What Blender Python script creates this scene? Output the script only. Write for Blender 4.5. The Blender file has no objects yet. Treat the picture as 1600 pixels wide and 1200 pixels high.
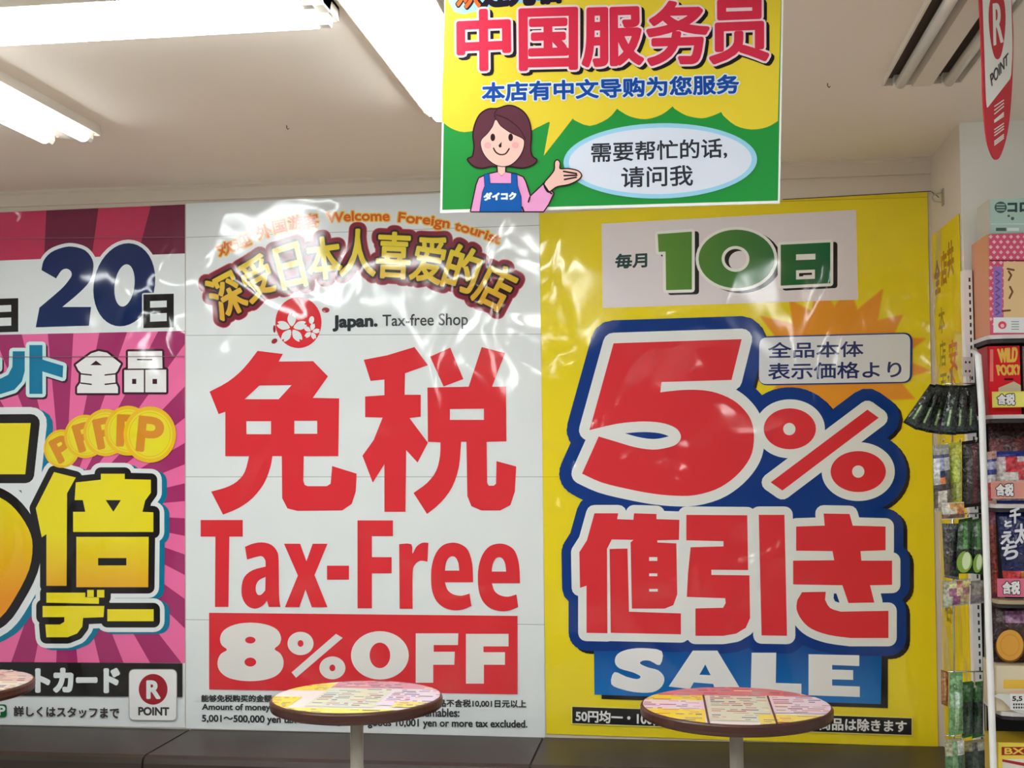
import bpy, math, random
import numpy as np
from mathutils import Vector, Matrix
from mathutils.geometry import delaunay_2d_cdt
random.seed(7)
S = bpy.context.scene
C = S.collection

# ------------------------------------------------------------------ camera
F, YAW, PITCH, ROLL = 1960.08, -0.133935, 0.051504, -0.0083506
CAMZ = 1.6
def _axes():
    sy, cy, sp, cp = math.sin(YAW), math.cos(YAW), math.sin(PITCH), math.cos(PITCH)
    fwd = Vector((sy*cp, cy*cp, sp)); right = Vector((cy, -sy, 0)); up = right.cross(fwd)
    cr, sr = math.cos(ROLL), math.sin(ROLL)
    return cr*right+sr*up, -sr*right+cr*up, fwd
RT, UP, FW = _axes()
cam = bpy.data.cameras.new('camera'); cam.sensor_width = 36; cam.lens = F/1600*36
cam.clip_start = .05; cam.clip_end = 60
co = bpy.data.objects.new('camera', cam); C.objects.link(co)
co.matrix_world = Matrix(((RT.x, UP.x, -FW.x, 0), (RT.y, UP.y, -FW.y, 0), (RT.z, UP.z, -FW.z, CAMZ), (0, 0, 0, 1)))
S.camera = co

# ------------------------------------------------------------------ world, exposure
S.view_settings.view_transform = 'Standard'; S.view_settings.look = 'None'
S.view_settings.gamma = 1; S.view_settings.use_curve_mapping = False
S.view_settings.exposure = 0.0
w = bpy.data.worlds.new('world'); S.world = w; w.use_nodes = True
bg = w.node_tree.nodes['Background']
bg.inputs[0].default_value = (.95, 1.0, 1.03, 1); bg.inputs[1].default_value = .38   # light from the rest of the shop
TUBE_STRENGTH = 22.5

# ------------------------------------------------------------------ measuring helpers
def ray(x, y):
    return RT*((x-800)/F) + UP*((600-y)/F) + FW
def at(x, y, axis, v):                       # a pixel of the photo taken to a plane axis = v (z is height above floor)
    d = ray(x, y)
    k = (v-CAMZ)/d.z if axis == 2 else v/d[axis]
    return Vector((d.x*k, d.y*k, CAMZ+d.z*k))
WALL_Y, RIGHT_X, CEIL, LEDGE = 3.6, .70, CAMZ+.803, CAMZ-.822

# ------------------------------------------------------------------ materials
def lin(c):
    c /= 255
    return c/12.92 if c <= .04045 else ((c+.055)/1.055)**2.4
_m = {}
def newmat(name):
    m = bpy.data.materials.new(name); m.use_nodes = True
    return m, m.node_tree.nodes, m.node_tree.links, m.node_tree.nodes['Principled BSDF']
def film_bump(n, l, b):                      # wavy laminate over the printed sheet
    tc = n.new('ShaderNodeTexCoord'); mp = n.new('ShaderNodeMapping'); mp.inputs['Scale'].default_value = (1, 1, .8)
    l.new(tc.outputs['Object'], mp.inputs[0])
    a = n.new('ShaderNodeTexNoise'); a.inputs['Scale'].default_value = 3.4; a.inputs['Detail'].default_value = 1.4
    a.inputs['Roughness'].default_value = .5; a.inputs['Distortion'].default_value = .9
    l.new(mp.outputs[0], a.inputs[0])
    bp = n.new('ShaderNodeBump'); bp.inputs['Strength'].default_value = .9; bp.inputs['Distance'].default_value = FILM_WAVE
    l.new(a.outputs[0], bp.inputs['Height'])
    l.new(bp.outputs[0], b.inputs['Coat Normal'])
FILM_WAVE = .035
def ink(r, g, b, film=True, k=1.22, rough=.6):
    key = ('ink', r, g, b, film, k, rough)
    if key not in _m:
        m, n, l, p = newmat('print_%d_%d_%d' % (r, g, b))
        p.inputs['Base Color'].default_value = tuple(min(.88, lin(c)*k) for c in (r, g, b))+(1,)
        p.inputs['Roughness'].default_value = rough; p.inputs['Specular IOR Level'].default_value = .1
        if film:
            p.inputs['Coat Weight'].default_value = 1; p.inputs['Coat Roughness'].default_value = .085
            film_bump(n, l, p)
        _m[key] = m
    return _m[key]
def ink_grad(name, axis, z0, z1, c0, c1, k=1.22):    # printed gradient between two ink colours
    m, n, l, p = newmat(name)
    tc = n.new('ShaderNodeTexCoord'); sx = n.new('ShaderNodeSeparateXYZ'); l.new(tc.outputs['Object'], sx.inputs[0])
    mr = n.new('ShaderNodeMapRange'); mr.inputs[1].default_value = z0; mr.inputs[2].default_value = z1
    l.new(sx.outputs[axis], mr.inputs[0])
    mx = n.new('ShaderNodeMix'); mx.data_type = 'RGBA'; l.new(mr.outputs[0], mx.inputs[0])
    mx.inputs[6].default_value = tuple(min(.88, lin(c)*k) for c in c0)+(1,)
    mx.inputs[7].default_value = tuple(min(.88, lin(c)*k) for c in c1)+(1,)
    l.new(mx.outputs[2], p.inputs['Base Color'])
    p.inputs['Roughness'].default_value = .6; p.inputs['Specular IOR Level'].default_value = .1
    p.inputs['Coat Weight'].default_value = 1; p.inputs['Coat Roughness'].default_value = .085
    film_bump(n, l, p)
    return m
def plain(name, rgb, rough=.5, metal=0, k=1.22, noise=0, scale=8, bump=0):
    if name in _m: return _m[name]
    m, n, l, p = newmat(name)
    col = tuple(min(.9, lin(c)*k) for c in rgb)+(1,)
    p.inputs['Base Color'].default_value = col
    p.inputs['Roughness'].default_value = rough; p.inputs['Metallic'].default_value = metal
    if noise or bump:
        tc = n.new('ShaderNodeTexCoord'); t = n.new('ShaderNodeTexNoise'); t.inputs['Scale'].default_value = scale
        t.inputs['Detail'].default_value = 5; l.new(tc.outputs['Object'], t.inputs[0])
        if noise:
            mx = n.new('ShaderNodeMix'); mx.data_type = 'RGBA'; l.new(t.outputs[0], mx.inputs[0])
            mx.inputs[6].default_value = tuple(c*(1-noise) for c in col[:3])+(1,)
            mx.inputs[7].default_value = tuple(min(.9, c*(1+noise)) for c in col[:3])+(1,)
            l.new(mx.outputs[2], p.inputs['Base Color'])
        if bump:
            bp = n.new('ShaderNodeBump'); bp.inputs['Distance'].default_value = bump; l.new(t.outputs[0], bp.inputs['Height'])
            l.new(bp.outputs[0], p.inputs['Normal'])
    _m[name] = m
    return m
def glow(name, rgb, s):
    m, n, l, p = newmat(name)
    p.inputs['Emission Color'].default_value = tuple(rgb)+(1,); p.inputs['Emission Strength'].default_value = s
    p.inputs['Base Color'].default_value = (.8, .8, .8, 1)
    return m
M_CEIL = plain('painted_ceiling_board', (216, 206, 193), .85, noise=.03, scale=3)
M_WALL = plain('cream_wall_paint', (196, 184, 168), .8, noise=.03, scale=3)
M_COLUMN = plain('white_wall_panel', (212, 211, 203), .7)
M_FLOOR = plain('pale_floor_tile', (190, 184, 174), .3, noise=.06, scale=2)
M_LEDGE = plain('brown_ledge_laminate', (55, 47, 42), .4, noise=.2, scale=5)
M_LEDGE.node_tree.nodes['Principled BSDF'].inputs['Specular IOR Level'].default_value = .25
M_SEAM = plain('dark_joint', (40, 33, 30), .7)
M_WHITE = plain('white_enamel', (225, 225, 222), .35)
M_HOUSING = plain('cream_fixture_enamel', (200, 192, 180), .45)
M_SOCKET = plain('lamp_socket_plastic', (205, 205, 195), .4)
M_TUBE = glow('lit_fluorescent_tube', (.93, 1, 1.03), TUBE_STRENGTH)
M_TUBE_OFF = plain('unlit_fluorescent_tube', (225, 225, 218), .15)
M_METAL = plain('brushed_steel', (170, 168, 162), .35, metal=.9)
M_WIRE = plain('chrome_wire', (190, 190, 188), .25, metal=1)
M_POLE = plain('ivory_pole_enamel', (190, 184, 172), .3)
M_RIM = plain('dark_walnut_edge', (66, 36, 28), .35, noise=.25, scale=30)
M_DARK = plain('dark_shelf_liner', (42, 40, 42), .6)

# ------------------------------------------------------------------ object helpers
def tagit(o, label=None, cat=None, group=None, kind=None):
    for k, v in (('label', label), ('category', cat), ('group', group), ('kind', kind)):
        if v: o[k] = v
    return o
def thing(name, label, cat, loc, group=None):
    o = bpy.data.objects.new(name, None); o.empty_display_size = .05
    C.objects.link(o); o.location = loc
    return tagit(o, label, cat, group)
def mesh_obj(name, V, Fc, mats, parent=None, mi=None, loc=None, smooth=False):
    """V in world coordinates; the object's origin is its parent's origin, or loc"""
    org = Vector(parent.location) if parent and not parent.parent else (Vector(parent.parent.location) if parent and parent.parent else Vector(loc or (0, 0, 0)))
    me = bpy.data.meshes.new(name)
    me.from_pydata([tuple(Vector(v)-org) for v in V], [], [tuple(f) for f in Fc])
    if not isinstance(mats, (list, tuple)): mats = [mats]
    for m in mats: me.materials.append(m)
    if mi is not None: me.polygons.foreach_set('material_index', mi)
    if smooth: me.polygons.foreach_set('use_smooth', [True]*len(me.polygons))
    me.update()
    o = bpy.data.objects.new(name, me); C.objects.link(o)
    if parent: o.parent = parent
    else: o.location = org
    return o
class MB:
    def __init__(s): s.v, s.f, s.m = [], [], []
    def add(s, V, Fc, m=0):
        k = len(s.v); s.v += [tuple(p) for p in V]; s.f += [tuple(i+k for i in f) for f in Fc]; s.m += [m]*len(Fc)
        return s
    def box(s, a, b, m=0):
        (x0, y0, z0), (x1, y1, z1) = a, b
        return s.add([(x0, y0, z0), (x1, y0, z0), (x1, y1, z0), (x0, y1, z0), (x0, y0, z1), (x1, y0, z1), (x1, y1, z1), (x0, y1, z1)],
                     [(0, 3, 2, 1), (4, 5, 6, 7), (0, 1, 5, 4), (1, 2, 6, 5), (2, 3, 7, 6), (3, 0, 4, 7)], m)
    def tube(s, pts, r, n=8, m=0):
        pts = [Vector(p) for p in pts]; rings = []
        for i, p in enumerate(pts):
            d = (pts[min(i+1, len(pts)-1)]-pts[max(i-1, 0)]).normalized()
            u = d.cross(Vector((0, 0, 1)) if abs(d.z) < .9 else Vector((1, 0, 0))).normalized(); t = d.cross(u)
            rings += [p+r*(math.cos(2*math.pi*k/n)*u+math.sin(2*math.pi*k/n)*t) for k in range(n)]
        Fc = [(i*n+k, i*n+(k+1) % n, (i+1)*n+(k+1) % n, (i+1)*n+k) for i in range(len(pts)-1) for k in range(n)]
        Fc += [tuple(range(n))[::-1], tuple(range((len(pts)-1)*n, len(pts)*n))]
        return s.add(rings, Fc, m)
    def lathe(s, c, prof, n=48, m=0):
        V = [(c[0]+r*math.cos(2*math.pi*k/n), c[1]+r*math.sin(2*math.pi*k/n), z) for r, z in prof for k in range(n)]
        Fc = [(i*n+k, i*n+(k+1) % n, (i+1)*n+(k+1) % n, (i+1)*n+k) for i in range(len(prof)-1) for k in range(n)]
        Fc += [tuple(range(n))[::-1], tuple(range((len(prof)-1)*n, len(prof)*n))]
        return s.add(V, Fc, m)
    def prism(s, pts, thick_vec, m=0):          # polygon of world points swept along a vector
        n = len(pts); P = [Vector(p) for p in pts]; Q = [p+Vector(thick_vec) for p in P]
        return s.add(P+Q, [tuple(range(n)), tuple(range(2*n-1, n-1, -1))]+[(i, i+n, (i+1) % n+n, (i+1) % n) for i in range(n)], m)
    def obj(s, name, mats, parent=None, loc=None, smooth=False):
        return mesh_obj(name, s.v, s.f, mats, parent, s.m, loc, smooth)
def structure(name, mb, mat, loc=(0, 0, 0)):
    o = mb.obj(name, mat, None, loc); o['kind'] = 'structure'; return o

# ------------------------------------------------------------------ printed artwork: flat outlines in picture measure, taken to a sheet's plane
class FC(list): pass                            # font contours: filled by winding
_fc = bpy.data.curves.new('lettering_source', 'FONT'); _fo = bpy.data.objects.new('lettering_source', _fc)
C.objects.link(_fo); _tc = {}
def glyphs(text):
    if text in _tc: return _tc[text]
    _fc.body = text
    dg = bpy.context.evaluated_depsgraph_get(); dg.update()
    cu = _fo.to_curve(dg); out = []
    for sp in cu.splines:
        B = sp.bezier_points; n = len(B); P = []
        for i in range(n):
            a, b = B[i], B[(i+1) % n]
            p0, p1, p2, p3 = (Vector(q[:2]) for q in (a.co, a.handle_right, b.handle_left, b.co))
            d = p3-p0; L = d.length
            P.append(tuple(p0))
            if L < 1e-7: continue
            dev = max(abs((p1-p0).cross(d)), abs((p2-p0).cross(d)))/L
            if dev > .004:
                k = 3 if dev < .03 else 5
                for j in range(1, k):
                    t = j/k; u = 1-t
                    P.append(tuple(p0*u**3+p1*3*u*u*t+p2*3*u*t*t+p3*t**3))
        if len(P) > 2: out.append(P)
    _fo.to_curve_clear()
    _tc[text] = out
    return out
def bbox(cs):
    a = np.array([p for c in cs for p in c]); return a.min(0), a.max(0)
def text(s, TL, TR, BR, BL):                    # lettering fitted to four corners
    cs = glyphs(s); lo, hi = bbox(cs); out = FC()
    TL, TR, BR, BL = (np.array(p, float) for p in (TL, TR, BR, BL))
    for c in cs:
        out.append([tuple((TL*(1-u)+TR*u)*v+(BL*(1-u)+BR*u)*(1-v)) for u, v in ((np.array(p)-lo)/np.maximum(hi-lo, 1e-6) for p in c)])
    return out
def adv(ch):
    f = lambda t: bbox(glyphs(t))[1][0]
    return f('|'+ch+'|')-f('||')
def arc_text(s, path, size):                    # letters set one by one along a baseline path, spread to fill it
    P = np.array(path, float); seg = np.hypot(*np.diff(P, axis=0).T); cum = np.concatenate([[0], np.cumsum(seg)])
    A = [adv(c) if c != ' ' else .3 for c in s]; sc = cum[-1]/sum(A); pos = 0; out = FC()
    for c, a in zip(s, A):
        mid = (pos+a/2)*sc; pos += a
        if c == ' ': continue
        i = min(max(np.searchsorted(cum, mid)-1, 0), len(seg)-1); t = (mid-cum[i])/seg[i]
        o = P[i]*(1-t)+P[i+1]*t; j0, j1 = max(i-1, 0), min(i+2, len(P)-1)
        d = (P[j1]-P[j0]); d /= np.hypot(*d); nrm = np.array([d[1], -d[0]])
        g = glyphs(c); x0 = bbox(glyphs('|'+c))[0][0]
        lo, hi = bbox(g); cx = (lo[0]+hi[0])/2
        for q in g: out.append([tuple(o+d*(p[0]-cx)*sc+nrm*p[1]*size) for p in q])
    return out
def cr(x0, y0, k):                              # reads outlines measured in an enlarged view of the photo
    return lambda *polys: [[(x0+x/k, y0+y/k) for x, y in p] for p in polys]
def ell(cx, cy, rx, ry, n=40, rot=0):
    c, s_ = math.cos(rot), math.sin(rot)
    return [(cx+rx*math.cos(t)*c-ry*math.sin(t)*s_, cy+rx*math.cos(t)*s_+ry*math.sin(t)*c) for t in (2*math.pi*k/n for k in range(n))]
def rrect(q, r, n=5):                           # quad with rounded corners
    out = []; q = [np.array(p, float) for p in q]
    for i in range(4):
        p, a, b = q[i], q[i-1], q[(i+1) % 4]
        u = (a-p)/np.hypot(*(a-p))*r; v = (b-p)/np.hypot(*(b-p))*r
        for k in range(n+1):
            t = k/n; out.append(tuple((p+u)*(1-t)**2+2*p*t*(1-t)+(p+v)*t*t))
    return out
def smooth(p, n=4, closed=True):                # Catmull-Rom through the measured points
    P = [np.array(q, float) for q in p]; N = len(P); out = []
    for i in range(N if closed else N-1):
        a, b, c, d = (P[(i+j) % N] if closed else P[min(max(i+j, 0), N-1)] for j in (-1, 0, 1, 2))
        for k in range(n):
            t = k/n
            out.append(tuple(.5*((2*b)+(c-a)*t+(2*a-5*b+4*c-d)*t*t+(3*b-a-3*c+d)*t**3)))
    if not closed: out.append(tuple(P[-1]))
    return out
def quad(x0, y0, x1, y1): return [(x0, y0), (x1, y0), (x1, y1), (x0, y1)]
def clip(poly, win):                            # convex clipping
    win = [np.array(p, float) for p in win]
    ar = sum(win[i][0]*win[(i+1) % len(win)][1]-win[(i+1) % len(win)][0]*win[i][1] for i in range(len(win)))
    if ar < 0: win = win[::-1]
    out = [np.array(p, float) for p in poly]
    for i in range(len(win)):
        a, b = win[i], win[(i+1) % len(win)]; e = b-a; src, out = out, []
        if not src: break
        side = lambda p: e[0]*(p[1]-a[1])-e[1]*(p[0]-a[0])
        for j in range(len(src)):
            p, q = src[j-1], src[j]; sp_, sq = side(p), side(q)
            if (sp_ >= 0) != (sq >= 0): out.append(p+(q-p)*(sp_/(sp_-sq)))
            if sq >= 0: out.append(q)
    return [tuple(p) for p in out]
def region(contours, w=0, lines=()):
    """plain triangles covering the outlines, grown by w"""
    cs = []
    for c in contours:
        d = [c[0]]
        for p in c[1:]:
            if abs(p[0]-d[-1][0])+abs(p[1]-d[-1][1]) > 2e-3: d.append(p)
        if len(d) > 2 and abs(d[0][0]-d[-1][0])+abs(d[0][1]-d[-1][1]) < 2e-3: d.pop()
        if len(d) > 2: cs.append(d)
    allp = np.array([p for c in cs for p in c]+[p for l in lines for p in l]); o = allp.mean(0)
    V, Ed, Fc, segs = [], [], [], []
    for c in cs:
        k = len(V); V += [Vector((p[0]-o[0], p[1]-o[1])) for p in c]; n = len(c)
        for i in range(n):
            Ed.append((k+i, k+(i+1) % n)); segs.append((c[i], c[(i+1) % n]))
    strokes = list(segs) if w > 0 else []
    for l in lines: strokes += list(zip(l[:-1], l[1:]))
    if w > 0:
        nr = 3 if w < 2.5 else (4 if w < 8 else 7)
        for a, b in strokes:
            a = np.array(a)-o; b = np.array(b)-o; d = b-a; L = math.hypot(*d)
            if L < 1e-6: continue
            t0 = math.atan2(d[1], d[0]); k = len(V)
            for base, s0 in ((b, t0-math.pi/2), (a, t0+math.pi/2)):
                for j in range(nr+1):
                    t = s0+math.pi*j/nr; V.append(Vector((base[0]+w*math.cos(t), base[1]+w*math.sin(t))))
            Fc.append(tuple(range(k, len(V))))
    vo, eo, fo, ov, oe, of = delaunay_2d_cdt(V, Ed, Fc, 0, 1e-3, True)
    P = np.array([tuple(v) for v in vo])
    T = [f for f in fo if len(f) == 3]; src = [g for f, g in zip(fo, of) if len(f) == 3]
    keep = np.array([len(g) > 0 for g in src])
    if segs:
        cen = P[np.array(T)].mean(1); A = np.array([s_[0] for s_ in segs])-o; B = np.array([s_[1] for s_ in segs])-o
        wn = np.zeros(len(cen), int)
        for a, b in zip(A, B):
            isl = (b[0]-a[0])*(cen[:, 1]-a[1])-(cen[:, 0]-a[0])*(b[1]-a[1])
            wn += ((a[1] <= cen[:, 1]) & (b[1] > cen[:, 1]) & (isl > 0)).astype(int)-((a[1] > cen[:, 1]) & (b[1] <= cen[:, 1]) & (isl < 0)).astype(int)
        keep |= (wn != 0) if isinstance(contours, FC) else (wn % 2 != 0)
    T = [t for t, k in zip(T, keep) if k]
    T = [t if np.cross(P[t[1]]-P[t[0]], P[t[2]]-P[t[0]]) < 0 else (t[0], t[2], t[1]) for t in T]   # face the viewer (picture y runs down)
    used = sorted({i for t in T for i in t}); ren = {j: i for i, j in enumerate(used)}
    return [tuple(P[j]+o) for j in used], [tuple(ren[i] for i in t) for t in T]
LAYER = .00012
class Art:
    def __init__(s, root, mapf): s.root, s.mapf, s.parts, s.z = root, mapf, {}, 1
    def add(s, part, mat, contours, w=0, off=(0, 0), lines=(), z=None):
        if z is None: z = s.z; s.z += 1
        V, T = region(contours, w, lines)
        b = s.parts.setdefault(part, [MB(), []])
        if mat not in b[1]: b[1].append(mat)
        b[0].add([s.mapf(x+off[0], y+off[1], z*LAYER) for x, y in V], T, b[1].index(mat))
        return s
    def line(s, part, mat, pts, w, **k): return s.add(part, mat, [], w, lines=[pts], **k)
    def build(s):
        for n, (b, mats) in s.parts.items():
            o = b.obj(n.split('#')[0], mats, s.root)
def on_wall(x, y, lift):
    p = at(x, y, 1, WALL_Y-.003); p.y -= lift; return p
def on_depth(Y):
    def f(x, y, lift):
        p = at(x, y, 1, Y); p.y -= lift; return p
    return f
def merge(*cs):
    out = FC() if all(isinstance(c, FC) for c in cs) else []
    for c in cs: out += c
    return out
def sheet(root, mapf, corners, mat, t=.002, name='sheet', direction=(0, 1, 0)):
    pts = [mapf(x, y, 0) for x, y in corners]
    MB().prism(pts, Vector(direction)*t).obj(name, mat, root)

# ================================================================== THE SETTING
structure('wall_back', MB().box((-4.6, WALL_Y, 0), (RIGHT_X+.1, WALL_Y+.1, CEIL)), M_WALL)
structure('wall_side', MB().box((RIGHT_X, 3.225, 0), (RIGHT_X+.1, WALL_Y, CEIL)), M_WALL)
structure('wall_right', MB().box((RIGHT_X, 3.215, 0), (2.6, 3.225, CEIL)), M_COLUMN)
structure('ceiling', MB().box((-4.6, -3.2, CEIL), (2.6, 3.72, CEIL+.08)), M_CEIL)
structure('wall_front_added', MB().box((-4.6, -3.3, 0), (2.6, -3.2, CEIL)), plain('added_dark_wall', (120, 116, 110), .8))  # unseen wall, added so the glossy print film reflects something darker
structure('floor', MB().box((-4.6, -3.2, -.08), (2.6, 3.72, 0)), M_FLOOR)
# flat trim band between ceiling and wall
tz = on_wall(540, 305, 0).z
structure('trim_1', MB().add([(-4.6, WALL_Y, CEIL), (-4.6, WALL_Y-.022, CEIL), (-4.6, WALL_Y-.022, CEIL-.006), (-4.6, WALL_Y-.012, CEIL-.012), (-4.6, WALL_Y-.012, tz), (-4.6, WALL_Y, tz),
      (RIGHT_X, WALL_Y, CEIL), (RIGHT_X, WALL_Y-.022, CEIL), (RIGHT_X, WALL_Y-.022, CEIL-.006), (RIGHT_X, WALL_Y-.012, CEIL-.012), (RIGHT_X, WALL_Y-.012, tz), (RIGHT_X, WALL_Y, tz)],
      [(i, (i+1) % 6, (i+1) % 6+6, i+6) for i in range(6)]+[(5, 4, 3, 2, 1, 0), (6, 7, 8, 9, 10, 11)]), M_WALL)
# the brown ledge below the posters, in three lengths with dark joints
seams = [-4.6, -1.455, -.403, RIGHT_X]
for i in range(3):
    a, b = seams[i]+.003, seams[i+1]-.003
    prof = [(WALL_Y, LEDGE), (3.292, LEDGE), (3.274, LEDGE-.005), (3.266, LEDGE-.018), (3.266, LEDGE-.05), (3.272, LEDGE-.056), (3.272, .0), (WALL_Y, .0)]
    n = len(prof)
    mb = MB().add([(a, y, z) for y, z in prof]+[(b, y, z) for y, z in prof],
                  [tuple(range(n)), tuple(range(2*n-1, n-1, -1))]+[(k, k+n, (k+1) % n+n, (k+1) % n) for k in range(n)])
    structure('trim_%d' % (2+i), mb, M_LEDGE)
structure('trim_5', MB().box((-4.6, 3.28, .0), (RIGHT_X, WALL_Y, LEDGE-.004)), M_SEAM)

# ================================================================== CEILING LIGHTS
def ceiling_light(label, c, length, along_y, lit, group=None):
    r = thing('ceiling_light', label, 'light', (c[0], c[1], CEIL), group)
    def T(a, b, z): return (c[0]+b, c[1]+a, CEIL+z) if along_y else (c[0]+a, c[1]+b, CEIL+z)
    h = length/2
    def ext(prof, a0, a1):
        n = len(prof); mb = MB()
        V = [T(a0, b, z) for b, z in prof]+[T(a1, b, z) for b, z in prof]
        return mb.add(V, [tuple(range(n)), tuple(range(2*n-1, n-1, -1))]+[(k, k+n, (k+1) % n+n, (k+1) % n) for k in range(n)])
    ext([(-.078, 0), (-.084, -.026), (-.080, -.026), (-.073, -.006), (-.030, -.006), (-.020, -.030), (.020, -.030), (.030, -.006), (.073, -.006), (.080, -.026), (.084, -.026), (.078, 0)], -h, h).obj('housing', M_HOUSING, r)
    rad = .0165 if lit else .0115
    for s in (-1, 1):
        ext([(-.078, 0), (-.084, -.026), (.084, -.026), (.078, 0)], s*h, s*(h-.003)).obj('end_plate', M_HOUSING, r)
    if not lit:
        for s in (-1, 1): ext([(s*.032, -.0062), (s*.0315, -.0105), (s*.0725, -.0105), (s*.072, -.0062)], -h+.006, h-.006).obj('gap_shade', plain('dark_brown_shade', (52, 38, 28), .6), r)  # dark strips painting shade into the gaps beside the unlit tubes
    for s in (-1, 1):
        MB().tube([T(-h+.03, s*.05, -.030), T(h-.03, s*.05, -.030)], rad, 14).obj('tube', M_TUBE if lit else M_TUBE_OFF, r, smooth=True)
        for e in (-1, 1):
            ext([(s*.05-.015, -.006), (s*.05-.015, -.036), (s*.05-.009, -.044), (s*.05+.009, -.044), (s*.05+.015, -.036), (s*.05+.015, -.006)] if lit else
                [(s*.05-.012, -.006), (s*.05-.012, -.030), (s*.05-.006, -.036), (s*.05+.006, -.036), (s*.05+.012, -.030), (s*.05+.012, -.006)],
                e*(h-.008), e*(h-.03)).obj('socket', M_SOCKET, r)
    return r
G = 'fluorescent fixtures on the shop ceiling'
ceiling_light('lit twin-tube ceiling fixture running left to right above the pink poster', (-1.235, 2.10), 1.26, False, True)
ceiling_light('lit twin-tube ceiling fixture running toward the wall, half behind the hanging sign', (-.494, 2.22), 1.26, True, True)
ceiling_light('lit twin-tube ceiling fixture at the far left, its socket end showing', (-1.486, 2.26), 1.26, True, True)
ceiling_light('unlit twin-tube ceiling fixture with grey tubes at upper right', (.525, 2.135), 1.26, True, False)
for (x, y) in ((-1.5, .2), (-.5, .72), (.53, .72), (1.7, .9), (-2.6, 1.2), (-.5, -.7), (.53, -.7), (-1.5, -1.9), (.6, -2.1)):  # extra fixtures out of view, added to brighten the sign and room
    ceiling_light('unseen lit twin-tube ceiling fixture added behind the camera for its light', (x, y), 1.26, True, True, 'unseen ceiling fixtures added behind the camera')
for (x, y, lb) in ((448, 196, 'small dark hook in the ceiling left of the hanging sign'), (1293, 130, 'small dark hook in the ceiling right of the hanging sign')):
    p = at(x, y, 2, CEIL)
    o = MB().tube([p, p+Vector((0, 0, -.006)), p+Vector((.003, 0, -.010)), p+Vector((.006, 0, -.007))], .0011, 6).obj('ceiling_hook', M_SEAM, None, p); tagit(o, lb, 'hook')

# ================================================================== POSTERS
WHT = ink(212, 217, 218); RED = ink(205, 44, 52); YEL = ink(226, 200, 28); NAVY = ink(0, 44, 120); BLACK = ink(24, 20, 20); MAROON = ink(120, 30, 48)
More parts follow.
